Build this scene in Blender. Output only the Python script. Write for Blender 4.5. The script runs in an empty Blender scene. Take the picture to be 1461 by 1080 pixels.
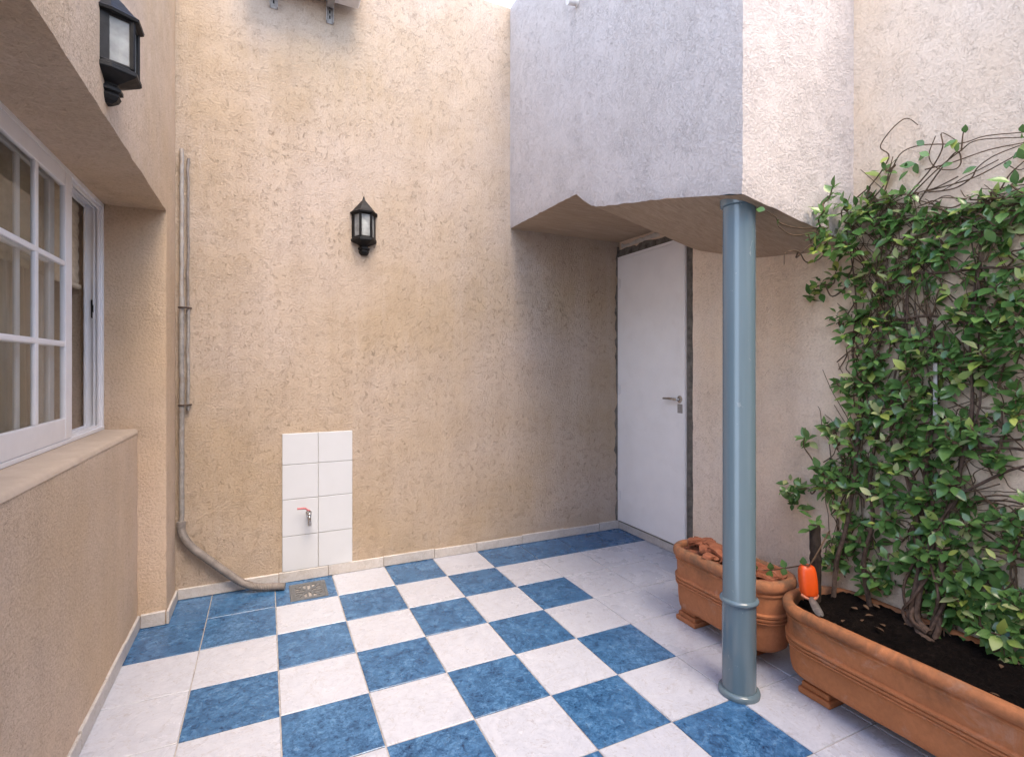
import bpy, bmesh, math, random
from mathutils import Vector, Matrix, noise, Euler
S = 0.32                      # metres per floor tile; all coordinates below are in tiles
scene = bpy.context.scene
COL = scene.collection
R = math.radians
EXPOSURE = 2.1
random.seed(7)

# ------------------------------------------------------------------ helpers
class MB:
    def __init__(s):
        s.v = []; s.f = []; s.m = []; s.sm = []
    def add(s, verts, faces, m=0, smooth=False):
        o = len(s.v)
        s.v += [tuple(p) for p in verts]
        for f in faces:
            s.f.append(tuple(i + o for i in f)); s.m.append(m); s.sm.append(smooth)
    def box(s, x0, x1, y0, y1, z0, z1, m=0, bev=0.0, seg=2):
        bm = bmesh.new()
        bmesh.ops.create_cube(bm, size=1)
        for v in bm.verts:
            v.co = Vector((x0 + (v.co.x + .5) * (x1 - x0), y0 + (v.co.y + .5) * (y1 - y0), z0 + (v.co.z + .5) * (z1 - z0)))
        if bev:
            bmesh.ops.bevel(bm, geom=bm.edges[:], offset=bev, segments=seg, affect='EDGES', profile=.5)
        s.bm(bm, m); return s
    def bm(s, bm, m=0, smooth=False, M=None):
        bm.verts.index_update()
        vs = [(M @ v.co if M else v.co.copy()) for v in bm.verts]
        s.add(vs, [[v.index for v in f.verts] for f in bm.faces], m, smooth)
        bm.free()
    def tube(s, pts, rad, n=8, m=0, cap=True, smooth=True):
        pts = [Vector(p) for p in pts]
        if not hasattr(rad, '__len__'): rad = [rad] * len(pts)
        rings = []; prev = None
        for i, p in enumerate(pts):
            t = (pts[min(i + 1, len(pts) - 1)] - pts[max(i - 1, 0)])
            if t.length < 1e-9: t = Vector((0, 0, 1))
            t.normalize()
            if prev is None:
                a = Vector((0, 0, 1)) if abs(t.z) < .9 else Vector((1, 0, 0))
                u = t.cross(a).normalized()
            else:
                u = (prev - t * prev.dot(t))
                u = u.normalized() if u.length > 1e-6 else t.orthogonal().normalized()
            prev = u; w = t.cross(u)
            rings.append([p + (u * math.cos(2 * math.pi * k / n) + w * math.sin(2 * math.pi * k / n)) * rad[i] for k in range(n)])
        vs = [q for r in rings for q in r]; fs = []
        for i in range(len(rings) - 1):
            for k in range(n):
                fs.append((i * n + k, i * n + (k + 1) % n, (i + 1) * n + (k + 1) % n, (i + 1) * n + k))
        if cap:
            fs.append(tuple(range(n - 1, -1, -1))); L = (len(rings) - 1) * n
            fs.append(tuple(L + k for k in range(n)))
        s.add(vs, fs, m, smooth); return s
    def rings(s, rings, m=0, close=True, cap0=False, cap1=False, smooth=True):
        n = len(rings[0]); vs = [q for r in rings for q in r]; fs = []
        for i in range(len(rings) - 1):
            for k in range(n if close else n - 1):
                fs.append((i * n + k, i * n + (k + 1) % n, (i + 1) * n + (k + 1) % n, (i + 1) * n + k))
        if cap0: fs.append(tuple(range(n - 1, -1, -1)))
        if cap1: fs.append(tuple((len(rings) - 1) * n + k for k in range(n)))
        s.add(vs, fs, m, smooth); return s
    def lathe(s, cx, cy, prof, n=32, m=0, cap0=True, cap1=True):
        return s.rings([[(cx + r * math.cos(2 * math.pi * k / n), cy + r * math.sin(2 * math.pi * k / n), z) for k in range(n)] for r, z in prof], m, True, cap0, cap1)
    def build(s, name, mats, parent=None, auto=40, **props):
        me = bpy.data.meshes.new(name)
        off = Vector(parent_loc(parent)) if parent else Vector((0, 0, 0))
        me.from_pydata([(Vector(p) * S - off) for p in s.v], [], s.f)
        if not isinstance(mats, (list, tuple)): mats = [mats]
        for m in mats: me.materials.append(m)
        me.polygons.foreach_set('material_index', s.m)
        me.polygons.foreach_set('use_smooth', s.sm)
        me.update()
        if auto:
            me.set_sharp_from_angle(angle=R(auto)); me.polygons.foreach_set('use_smooth', s.sm); me.update()
        o = bpy.data.objects.new(name, me); COL.objects.link(o)
        if parent: o.parent = parent
        for k, v in props.items(): o[k] = v
        return o

def parent_loc(o):
    l = Vector((0, 0, 0))
    while o is not None:
        l = l + Vector(o.location); o = o.parent
    return l
def thing(name, label, cat, loc=(0, 0, 0), group=None):
    o = bpy.data.objects.new(name, None); COL.objects.link(o)
    o.location = Vector(loc) * S; o.empty_display_size = .1
    o['label'] = label; o['category'] = cat
    if group: o['group'] = group
    return o
def tag(o, label, cat, group=None):
    o['label'] = label; o['category'] = cat
    if group: o['group'] = group
    return o

def voxel(xs, ys, zs, fill, step=.14, amp=.004, edge=.014, keep=None):
    """closed mesh of the union of solid cells, finely subdivided, with uneven plastered faces and arrises"""
    def cuts(a):
        r = [a[0]]
        for p, q in zip(a, a[1:]):
            n = max(1, int(math.ceil((q - p) / step)))
            r += [p + (q - p) * (i + 1) / n for i in range(n)]
        return r
    ok = [[[fill((xs[i] + xs[i+1]) / 2, (ys[j] + ys[j+1]) / 2, (zs[k] + zs[k+1]) / 2) for k in range(len(zs)-1)] for j in range(len(ys)-1)] for i in range(len(xs)-1)]
    def get(i, j, k):
        if 0 <= i < len(xs)-1 and 0 <= j < len(ys)-1 and 0 <= k < len(zs)-1: return ok[i][j][k]
        return False
    verts = {}; V = []; nrm = []; F = []
    def vid(p, n):
        key = (round(p[0], 4), round(p[1], 4), round(p[2], 4))
        if key not in verts:
            verts[key] = len(V); V.append(Vector(p)); nrm.append(set())
        nrm[verts[key]].add(n); return verts[key]
    A = (xs, ys, zs)
    for i in range(len(xs)-1):
        for j in range(len(ys)-1):
            for k in range(len(zs)-1):
                if not ok[i][j][k]: continue
                idx = (i, j, k)
                for ax in range(3):
                    for sd in (-1, 1):
                        nb = list(idx); nb[ax] += sd
                        if get(*nb): continue
                        b, c = (ax + 1) % 3, (ax + 2) % 3
                        cb = cuts([A[b][idx[b]], A[b][idx[b]+1]]); cc = cuts([A[c][idx[c]], A[c][idx[c]+1]])
                        pos = A[ax][idx[ax] + (1 if sd > 0 else 0)]
                        n = [0, 0, 0]; n[ax] = sd; n = tuple(n)
                        for p in range(len(cb)-1):
                            for q in range(len(cc)-1):
                                quad = []
                                for (bb, c_) in ((cb[p], cc[q]), (cb[p+1], cc[q]), (cb[p+1], cc[q+1]), (cb[p], cc[q+1])):
                                    P = [0, 0, 0]; P[ax] = pos; P[b] = bb; P[c] = c_
                                    quad.append(vid(P, n))
                                F.append(tuple(quad) if sd > 0 else tuple(reversed(quad)))
    jitter(V, nrm, amp, edge)
    mb = MB(); mb.add(V, F, 0, True); return mb
def jitter(V, nrm, amp, edge):
    for p, ns in zip(V, nrm):
        e = edge if len(ns) > 1 else amp
        q = Vector(p)
        for n in ns:
            n = Vector(n)
            w = noise.noise(q * 2.3 + n * 7) * .6 + noise.noise(q * 7.1 + n * 3) * .4
            if len(ns) > 1: w = -abs(noise.noise(q * 9.7 + n * 5)) * 1.3 - .15
            p += n * (w * e)

# ------------------------------------------------------------------ materials
class N:
    def __init__(s, name):
        s.mat = bpy.data.materials.new(name); s.mat.use_nodes = True
        s.t = s.mat.node_tree; s.t.nodes.clear()
        s.out = s.t.nodes.new('ShaderNodeOutputMaterial')
    def n(s, typ, **kw):
        nd = s.t.nodes.new('ShaderNode' + typ)
        for k, v in kw.items():
            if k in nd.inputs.keys() if isinstance(k, str) else False: nd.inputs[k].default_value = v
            else: setattr(nd, k, v)
        return nd
    def l(s, a, b): s.t.links.new(a, b)
    def pos(s, scale=(1, 1, 1)):
        tc = s.n('TexCoord'); mp = s.n('Mapping'); mp.inputs['Scale'].default_value = scale
        s.l(tc.outputs['Object'], mp.inputs['Vector']); return mp.outputs['Vector']
    def noise(s, vec, scale, detail=3, rough=.5, dist=0.):
        nd = s.n('TexNoise'); nd.inputs['Scale'].default_value = scale; nd.inputs['Detail'].default_value = detail
        nd.inputs['Roughness'].default_value = rough; nd.inputs['Distortion'].default_value = dist
        s.l(vec, nd.inputs['Vector']); return nd.outputs['Fac']
    def ramp(s, fac, stops, interp='LINEAR'):
        nd = s.n('ValToRGB'); cr = nd.color_ramp; cr.interpolation = interp
        while len(cr.elements) < len(stops): cr.elements.new(.5)
        for e, (p, c) in zip(cr.elements, stops):
            e.position = p; e.color = (c, c, c, 1) if not hasattr(c, '__len__') else (*c, 1)
        s.l(fac, nd.inputs['Fac']); return nd.outputs['Color']
    def math(s, op, a, b=None, c=None):
        nd = s.n('Math', operation=op)
        for i, x in enumerate((a, b, c)):
            if x is None: continue
            if isinstance(x, (int, float)): nd.inputs[i].default_value = x
            else: s.l(x, nd.inputs[i])
        return nd.outputs[0]
    def mix(s, fac, a, b, mode='MIX'):
        nd = s.n('MixRGB', blend_type=mode)
        for k, x in (('Fac', fac), ('Color1', a), ('Color2', b)):
            if isinstance(x, (int, float)): nd.inputs[k].default_value = x
            elif isinstance(x, tuple): nd.inputs[k].default_value = (*x, 1)
            else: s.l(x, nd.inputs[k])
        return nd.outputs[0]
    def bump(s, h, strength=.5, dist=.003, nrm=None):
        nd = s.n('Bump'); nd.inputs['Strength'].default_value = strength; nd.inputs['Distance'].default_value = dist
        s.l(h, nd.inputs['Height'])
        if nrm: s.l(nrm, nd.inputs['Normal'])
        return nd.outputs[0]
    def bsdf(s, col, rough=.6, metal=0., nrm=None, spec=.5, coat=0.):
        b = s.n('BsdfPrincipled')
        for k, x in (('Base Color', col), ('Roughness', rough), ('Metallic', metal), ('Specular IOR Level', spec), ('Coat Weight', coat)):
            if isinstance(x, (int, float)): b.inputs[k].default_value = x
            elif isinstance(x, tuple): b.inputs[k].default_value = (*x, 1)
            else: s.l(x, b.inputs[k])
        if nrm: s.l(nrm, b.inputs['Normal'])
        s.l(b.outputs[0], s.out.inputs['Surface']); s.b = b
        return s.mat

def stucco(name, base, alt, dark, zs=.6, worm=1., low=None, sc=1., flake=.35, streak=.45):
    m = N(name); v = m.pos(); vs = m.pos((1, 1, zs))
    big = m.noise(v, .9, 4, .6); mid = m.noise(v, 5, 4, .6)
    wn = m.noise(vs, 60 * sc, 2, .5, 1.1)
    line = m.math('SUBTRACT', 1.0, m.math('MULTIPLY', m.math('ABSOLUTE', m.math('SUBTRACT', wn, .5)), 30))
    line = m.math('MAXIMUM', line, 0.)
    mask = m.ramp(m.noise(v, 26 * sc, 3, .6, .5), [(.47, 0.), (.62, 1.)])
    mask2 = m.ramp(m.noise(v, 1.6, 3, .6), [(.3, .35), (.65, 1.)])
    scr = m.math('MULTIPLY', m.math('MULTIPLY', line, mask), mask2)
    fine = m.noise(v, 260, 3, .6); grain = m.noise(v, 95, 3, .65)
    c = m.mix(m.ramp(big, [(.38, 0.), (.62, 1.)]), base, alt)
    c = m.mix(m.ramp(mid, [(.3, .12), (.7, 0.)]), c, dark)
    stk = m.noise(m.pos((5, 5, .45)), 1.3, 5, .65, .3)                            # long rain streaks
    c = m.mix(m.ramp(stk, [(.3, .7 * streak), (.48, 0.)]), c, alt)
    c = m.mix(m.ramp(stk, [(.5, 0.), (.72, .24 * streak)]), c, dark)
    c = m.mix(m.math('MULTIPLY', scr, .5 * worm), c, dark)
    c = m.mix(m.ramp(grain, [(.3, .18), (.55, 0.)]), c, dark)
    if low:                                                   # rain-splash dirt with its own ragged edge near the ground
        sep = m.n('SeparateXYZ'); tc = m.n('TexCoord'); m.l(tc.outputs['Object'], sep.inputs[0])
        h = m.math('ADD', sep.outputs['Z'], m.math('MULTIPLY', m.math('SUBTRACT', mid, .5), -.35))
        c = m.mix(m.ramp(h, [(.02, .5), (.16, 0.)]), c, low)
    h = m.math('ADD', m.math('MULTIPLY', fine, .25), m.math('MULTIPLY', grain, .6))
    h = m.math('SUBTRACT', h, m.math('MULTIPLY', scr, .9 * worm))
    h = m.math('ADD', h, m.math('MULTIPLY', mid, .5))
    fl = m.ramp(m.noise(v, 95, 4, .65, .6), [(.45, 0.), (.53, 1.)])              # thrown, half-flattened crumbs of render
    fm = m.ramp(m.noise(v, 7, 3, .6), [(.35, .25), (.62, 1.)])
    h = m.math('ADD', h, m.math('MULTIPLY', m.math('MULTIPLY', fl, fm), .75 * flake))
    c = m.mix(m.math('MULTIPLY', m.ramp(m.noise(v, 95, 4, .65, .6), [(.40, .3 * flake), (.47, 0.)]), fm), c, dark)
    return m.bsdf(c, .92, 0, m.bump(h, .85, .005), .15)

def simple(name, col, rough=.5, metal=0., var=.12, nsc=18, bump=.1, bsc=60, spec=.5, dirt=None, coat=0.):
    m = N(name); v = m.pos(); n1 = m.noise(v, nsc, 4, .6)
    d = tuple(x * (1 - var * 2) for x in col)
    c = m.mix(m.ramp(n1, [(.3, 1.), (.65, 0.)]), tuple(col), d)
    if dirt:
        c = m.mix(m.ramp(m.noise(v, nsc * .6, 5, .7, .6), [(.52, 0.), (.72, dirt[1])]), c, dirt[0])
    r = m.ramp(m.noise(v, nsc * 1.7, 3), [(.3, max(0., rough - .07)), (.7, min(1., rough + .08))])
    return m.bsdf(c, r, metal, m.bump(m.noise(v, bsc, 3), bump, .002), spec, coat)

BEIGE = (.445, .352, .255); PINK = (.505, .425, .365); DARKB = (.22, .155, .10)
M_wall = stucco('beige_stucco', BEIGE, PINK, DARKB, streak=.6)
M_house = stucco('house_stucco', (.585, .44, .305), (.635, .505, .40), DARKB, worm=.55, sc=1.2)
M_over = stucco('pale_stucco', (.572, .524, .503), (.597, .552, .54), (.34, .30, .28), zs=.9, worm=.8, flake=.6)
M_right = stucco('pink_beige_stucco', (.75, .59, .44), (.765, .645, .54), (.33, .24, .17), zs=.9, worm=.6, flake=.3)

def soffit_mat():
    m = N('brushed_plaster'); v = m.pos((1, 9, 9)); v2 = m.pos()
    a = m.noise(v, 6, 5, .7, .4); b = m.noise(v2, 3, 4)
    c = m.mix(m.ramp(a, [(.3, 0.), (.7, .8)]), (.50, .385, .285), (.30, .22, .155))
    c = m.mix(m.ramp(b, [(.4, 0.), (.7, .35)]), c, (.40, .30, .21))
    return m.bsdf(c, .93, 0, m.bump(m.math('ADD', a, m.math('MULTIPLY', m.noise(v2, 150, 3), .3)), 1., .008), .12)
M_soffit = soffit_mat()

def tile_mat(name, cols, rough, stain=None, speck=.35):
    m = N(name); v = m.pos()
    at = m.n('Attribute', attribute_name='tile_shift'); ad = m.n('VectorMath', operation='ADD')
    m.l(v, ad.inputs[0]); m.l(at.outputs['Vector'], ad.inputs[1]); v = ad.outputs[0]
    a = m.noise(v, 12, 8, .74, 1.2); b = m.noise(v, 52, 6, .72, .8)
    f = m.math('ADD', m.math('MULTIPLY', a, .45), m.math('MULTIPLY', b, .55))
    c = m.ramp(f, cols)
    vein = m.math('SUBTRACT', 1., m.math('MULTIPLY', m.math('ABSOLUTE', m.math('SUBTRACT', m.noise(v, 5, 5, .65, 2.2), .5)), 30))
    vein = m.math('MULTIPLY', m.math('MAXIMUM', vein, 0.), m.ramp(b, [(.45, 0.), (.62, 1.)]))
    c = m.mix(m.math('MULTIPLY', vein, stain[1]), c, stain[0])
    sp = m.math('MULTIPLY', m.ramp(m.noise(v, 110, 3, .7), [(.56, 0.), (.66, 1.)]), m.ramp(m.noise(v, 17, 4, .6), [(.42, 0.), (.6, 1.)]))
    c = m.mix(m.math('MULTIPLY', sp, speck), c, stain[0])
    r = m.ramp(m.noise(v, 4, 5, .6), [(.3, rough), (.7, rough + .14)])
    return m.bsdf(c, r, 0, m.bump(m.noise(v, 120, 2), .04, .001), .5)
M_blue = tile_mat('blue_marbled_tile', [(.37, (.006, .022, .065)), (.44, (.023, .08, .185)), (.52, (.046, .138, .29)), (.62, (.105, .23, .41))], .2, ((.006, .024, .07), .75), .9)
M_white = tile_mat('white_marbled_tile', [(.3, (.33, .345, .40)), (.45, (.425, .448, .52)), (.62, (.49, .512, .575))], .22, ((.27, .25, .26), .7))
M_skirt = tile_mat('skirting_tile', [(.3, (.33, .31, .295)), (.48, (.48, .46, .45)), (.66, (.57, .55, .545))], .4, ((.33, .28, .23), .8))
M_grout = simple('tile_grout', (.40, .375, .36), .9, var=.2, nsc=30)
M_glaze = simple('white_glazed_tile', (.58, .605, .65), .16, var=.015, nsc=9, bump=.02)
M_alu = simple('white_window_paint', (.76, .76, .78), .35, var=.03, nsc=12, bump=.02)
M_door = simple('white_door_paint', (.90, .895, .905), .38, var=.025, nsc=6, bump=.05, bsc=35, dirt=((.55, .52, .5), .12))
M_cement = simple('rough_cement', (.20, .185, .165), .95, var=.28, nsc=22, bump=.9, bsc=45, spec=.1)
M_patch = simple('pale_plaster_patch', (.62, .58, .53), .9, var=.15, nsc=20, bump=.8, bsc=45, spec=.1)
M_sill = simple('sill_cement', (.47, .385, .305), .9, var=.06, nsc=14, bump=.5, bsc=70, spec=.15)
M_black = simple('black_metal', (.009, .009, .010), .55, var=.3, nsc=30, bump=.25, bsc=90, spec=.3)
M_chrome = simple('brushed_steel', (.62, .61, .6), .25, 1., var=.06)
M_red = simple('red_lever_grip', (.50, .15, .17), .45)
def post_mat():
    m = N('blue_grey_paint'); v = m.pos((1, 1, .04)); a = m.noise(v, 60, 3, .6); b = m.noise(m.pos(), 14, 5, .7, .5)
    c = m.mix(m.ramp(a, [(.35, 0.), (.65, .35)]), (.115, .17, .205), (.09, .135, .165))
    c = m.mix(m.ramp(b, [(.63, 0.), (.74, .3)]), c, (.26, .27, .26))
    return m.bsdf(c, m.ramp(b, [(.4, .2), (.75, .3)]), 0, None, .55, .35)
M_post = post_mat()
M_grate = simple('worn_zinc', (.13, .137, .147), .55, .0, var=.2, nsc=60)
M_void = simple('drain_dark', (.012, .012, .012), .9)
M_pipe = simple('grey_painted_pipe', (.31, .295, .28), .6, var=.2, nsc=25, bump=.3, dirt=((.17, .12, .09), .7))
M_pale_pipe = simple('pale_conduit', (.37, .35, .33), .6, var=.14, nsc=25, bump=.3, dirt=((.34, .25, .18), .6))
M_hose = simple('grey_hose', (.235, .21, .195), .55, var=.2, nsc=22, bump=.3, dirt=((.42, .38, .35), .35))
M_clip = simple('rusty_clip', (.06, .038, .028), .8)
M_unit = simple('grey_enamel', (.78, .75, .74), .45, var=.08, nsc=10)
M_brack = simple('galvanised_steel', (.40, .385, .375), .5, .3, var=.15, nsc=40)
M_orange = simple('orange_plastic', (.72, .085, .008), .4, var=.08, bump=.05)
M_steel = simple('dirty_grey_steel', (.24, .22, .205), .6, .4, var=.25, nsc=40, dirt=((.1, .08, .06), .5))
M_stem = simple('woody_stem', (.13, .085, .062), .85, var=.3, nsc=60, bump=.5, bsc=120, spec=.2)
M_twig = simple('brown_tendril', (.14, .09, .055), .8, var=.3, nsc=60, spec=.2)
M_stub = simple('dark_bark', (.045, .033, .026), .9, var=.3, nsc=50, bump=.8, bsc=120, spec=.2)
M_dry = simple('dry_leaf_brown', (.17, .095, .05), .8, var=.25, nsc=60)
M_room = simple('dim_room', (.13, .105, .085), .9)
M_stake = simple('white_plastic_strip', (.55, .53, .52), .5, var=.06)

def terracotta(name, base, stain):
    m = N(name); v = m.pos(); big = m.noise(v, 3.2, 6, .68, .6); f = m.noise(v, 60, 4, .65)
    sp = m.noise(v, 9, 6, .72, .8)
    c = m.mix(m.ramp(big, [(.3, 0.), (.68, 1.)]), base, tuple(x * .72 for x in base))
    c = m.mix(m.ramp(f, [(.35, .28), (.6, 0.)]), c, tuple(x * .5 for x in base))
    c = m.mix(m.ramp(sp, [(.55, 0.), (.72, .38)]), c, (.55, .40, .31))          # lime bloom
    sep = m.n('SeparateXYZ'); tc = m.n('TexCoord'); m.l(tc.outputs['Object'], sep.inputs[0])
    h = m.math('ADD', sep.outputs['Z'], m.math('MULTIPLY', m.math('SUBTRACT', big, .5), .5))
    c = m.mix(m.math('MULTIPLY', m.ramp(h, [(.27, 0.), (.36, 1.)]), m.ramp(sp, [(.34, 0.), (.56, stain[1])])), c, stain[0])   # soil and algae on the rim
    return m.bsdf(c, .85, 0, m.bump(m.math('ADD', m.math('MULTIPLY', f, .6), big), .35, .003), .2)
M_terra = terracotta('terracotta', (.51, .205, .095), ((.15, .10, .065), .75))
M_terra2 = terracotta('old_terracotta', (.53, .205, .085), ((.13, .075, .045), .7))
M_shard = simple('broken_terracotta', (.36, .135, .075), .9, var=.22, nsc=25, bump=.6, bsc=80, spec=.15, dirt=((.45, .30, .22), .5))
def soil_mat():
    m = N('potting_soil'); v = m.pos(); a = m.noise(v, 45, 6, .75); b = m.noise(v, 14, 4)
    c = m.ramp(m.math('ADD', m.math('MULTIPLY', a, .7), m.math('MULTIPLY', b, .3)), [(.38, (.003, .002, .0015)), (.58, (.009, .006, .0045)), (.76, (.04, .026, .018))])
    return m.bsdf(c, .95, 0, m.bump(a, 1., .012), .1)
M_soil = soil_mat()

def leaf_mat(name, c0, c1, rough=.24):
    m = N(name); tc = m.n('TexCoord'); gi = m.n('NewGeometry')
    f = m.n('Attribute', attribute_name='leaf_tone')
    v = m.pos(); n1 = m.noise(v, 40, 3)
    fac = m.math('ADD', m.math('MULTIPLY', f.outputs['Fac'], .8), m.math('MULTIPLY', n1, .25))
    c = m.mix(fac, c0, c1)
    b = m.n('BsdfPrincipled'); m.l(c, b.inputs['Base Color']); b.inputs['Roughness'].default_value = rough
    b.inputs['Specular IOR Level'].default_value = .55
    m.l(m.bump(m.noise(v, 90, 2), .25, .002), b.inputs['Normal'])
    t = m.n('BsdfTranslucent'); m.l(m.mix(.5, c, (.10, .20, .02)), t.inputs['Color'])
    mx = m.n('MixShader'); mx.inputs[0].default_value = .14
    m.l(b.outputs[0], mx.inputs[1]); m.l(t.outputs[0], mx.inputs[2]); m.l(mx.outputs[0], m.out.inputs['Surface'])
    return m.mat
M_leaf = leaf_mat('evergreen_leaf', (.042, .112, .030), (.18, .315, .085))
M_leaf2 = leaf_mat('young_leaf', (.10, .21, .035), (.42, .46, .10), .4)
M_leaf3 = leaf_mat('cream_edged_leaf', (.22, .30, .12), (.50, .50, .22), .4)

def glass(name, tint=(.9, .93, .93), haze=0.0):
    m = N(name)
    tr = m.n('BsdfTransparent'); tr.inputs['Color'].default_value = (*tint, 1)
    gl = m.n('BsdfGlossy'); gl.inputs['Roughness'].default_value = .02
    fr = m.n('Fresnel'); fr.inputs['IOR'].default_value = 1.5; ge = m.n('NewGeometry')
    mx = m.n('MixShader'); m.l(m.math('MULTIPLY', fr.outputs[0], m.math('SUBTRACT', 1., ge.outputs['Backfacing'])), mx.inputs[0]); m.l(tr.outputs[0], mx.inputs[1]); m.l(gl.outputs[0], mx.inputs[2])
    last = mx.outputs[0]
    if haze:
        df = m.n('BsdfTranslucent'); df.inputs['Color'].default_value = (.85, .87, .87, 1)
        d2 = m.n('BsdfDiffuse'); d2.inputs['Color'].default_value = (.8, .82, .82, 1)
        a = m.n('MixShader'); m.l(df.outputs[0], a.inputs[1]); m.l(d2.outputs[0], a.inputs[2]); a.inputs[0].default_value = .5
        m2 = m.n('MixShader'); m.l(m.ramp(m.noise(m.pos(), 30, 3), [(.3, haze * .7), (.7, haze * 1.2)]), m2.inputs[0])
        m.l(last, m2.inputs[1]); m.l(a.outputs[0], m2.inputs[2]); last = m2.outputs[0]
    m.l(last, m.out.inputs['Surface']); return m.mat
M_glass = glass('window_glass', (.86, .87, .86))
M_lglass = glass('lantern_glass', (.9, .92, .92), .42)
M_bulb = simple('white_bulb', (.86, .84, .8), .3, var=.02)
def cloth(name, c0, c1, sc):
    m = N(name); v = m.pos(sc); a = m.noise(v, 20, 3, .6)
    return m.bsdf(m.mix(m.ramp(a, [(.35, 0.), (.65, 1.)]), c0, c1), .9, 0, m.bump(a, .3, .003), .1)
M_curtain = cloth('brown_curtain', (.42, .34, .27), (.85, .78, .68), (.3, 1.6, .04))  # pale and dark upright streaks paint in the light and shade of folds
M_blind = cloth('beige_blind', (.50, .41, .30), (.62, .53, .40), (.3, 1, 3))

# ------------------------------------------------------------------ courtyard floor
TOP = 12.05
def is_blue(i, r):
    if r == 0: return i in (-5, -4, -3, -1, 1, 2, 3, 4)
    if i == -5: return r == 1
    return -4 <= i <= 1 and (i + r) % 2 == 1
fl = MB(); tone = []
G, B = .0045, .009
fl.add([(-6, -15, -.012), (5.3, -15, -.012), (5.3, .3, -.012), (-6, .3, -.012)], [(0, 1, 2, 3)], 2)
tone.append((0, 0, 0))
rt = random.Random(3)
for i in range(-5, 5):
    for r in range(0, 15):
        x0, x1, y1, y0 = i + G, i + 1 - G, -r - G, -r - 1 + G
        dz = rt.uniform(-.0015, .0015); t1, t2 = rt.uniform(-.0012, .0012), rt.uniform(-.0012, .0012)
        z = lambda a, b: dz + t1 * a + t2 * b
        ins = [(x0 + B, y0 + B, z(-1, -1)), (x1 - B, y0 + B, z(1, -1)), (x1 - B, y1 - B, z(1, 1)), (x0 + B, y1 - B, z(-1, 1))]
        mid = [(x0 + .003, y0 + .003, -.005), (x1 - .003, y0 + .003, -.005), (x1 - .003, y1 - .003, -.005), (x0 + .003, y1 - .003, -.005)]
        low = [(x0, y0, -.03), (x1, y0, -.03), (x1, y1, -.03), (x0, y1, -.03)]
        if (i, r) == (-3, 0):      # the drain tile is cut round the grate
            gx0, gx1, gy0, gy1 = -2.77, -2.15, -.93, -.2
            hole = [(gx0, gy0, 0), (gx1, gy0, 0), (gx1, gy1, 0), (gx0, gy1, 0)]
            hl = [(a, b, -.03) for a, b, c in hole]
            V = ins + mid + low + hole + hl
            F = [(k, (k+1) % 4, 12 + (k+1) % 4, 12 + k) for k in range(4)] + [(12 + k, 12 + (k+1) % 4, 16 + (k+1) % 4, 16 + k) for k in range(4)]
        else:
            V = ins + mid + low; F = [(0, 1, 2, 3)]
        F += [(4 + k, 4 + (k+1) % 4, (k+1) % 4, k) for k in range(4)] + [(8 + k, 8 + (k+1) % 4, 4 + (k+1) % 4, 4 + k) for k in range(4)]
        fl.add(V, F, 0 if is_blue(i, r) else 1)
        sh = (rt.uniform(0, 9), rt.uniform(0, 9), rt.uniform(0, 9)); tone += [sh] * len(F)
floor = fl.build('floor', [M_blue, M_white, M_grout], auto=30, kind='structure')
def face_vec(o, name, vals):
    at = o.data.attributes.new(name, 'FLOAT_VECTOR', 'FACE')
    at.data.foreach_set('vector', [c for v in vals for c in v])
face_vec(floor, 'tile_shift', tone)

def skirting(parent, runs, h=.195, th=.035, jit=.01, seed=1):
    """runs: list of (x0,y0,x1,y1,nx,ny,joints) ; one mesh of marble strips"""
    mb = MB(); rr = random.Random(seed); tn = []
    for (x0, y0, x1, y1, nx, ny, js) in runs:
        d = Vector((x1 - x0, y1 - y0, 0)); L = d.length; d.normalize(); n = Vector((nx, ny, 0))
        ends = [0] + list(js) + [L]
        for a, b in zip(ends, ends[1:]):
            hh = h + rr.uniform(-jit, jit); g = .006
            p = Vector((x0, y0, 0)) + d * (a + g); q = Vector((x0, y0, 0)) + d * (b - g)
            t = th + rr.uniform(-.004, .004); e = .008
            base = [p, q, q + n * t, p + n * t]
            top = [p + Vector((0, 0, hh)), q + Vector((0, 0, hh + rr.uniform(-jit, jit) * .6)), q + n * (t - e) + Vector((0, 0, hh)), p + n * (t - e) + Vector((0, 0, hh))]
            mid = [p + Vector((0, 0, hh - e)), q + Vector((0, 0, hh - e)), q + n * t + Vector((0, 0, hh - e)), p + n * t + Vector((0, 0, hh - e))]
            base = [v + Vector((0, 0, .010)) for v in base]
            k = len(mb.f)
            mb.add(base + mid + top, [(0, 3, 2, 1), (8, 9, 10, 11)] + [(i, (i+1) % 4, 4 + (i+1) % 4, 4 + i) for i in range(4)] + [(4 + i, 4 + (i+1) % 4, 8 + (i+1) % 4, 8 + i) for i in range(4)])
            sh = (rr.uniform(0, 9), rr.uniform(0, 9), rr.uniform(0, 9)); tn += [sh] * (len(mb.f) - k)
    o = mb.build('skirting', M_skirt, parent, auto=20); face_vec(o, 'tile_shift', tn); return o

# ------------------------------------------------------------------ far wall with tap panel
w = thing('stucco_wall', 'tall beige stucco wall at the end of the courtyard carrying the black lantern and white tile panel', 'wall', (0, 0, 0))
voxel([-8, 6], [0, .6], [-.05, TOP], lambda x, y, z: True).build('plaster', M_wall, w)
skirting(w, [(-4.515, 0, 4.765, 0, 0, -1, [1.58, 2.45, 3.5, 4.55, 5.5, 6.6, 7.7, 8.7])])

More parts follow.
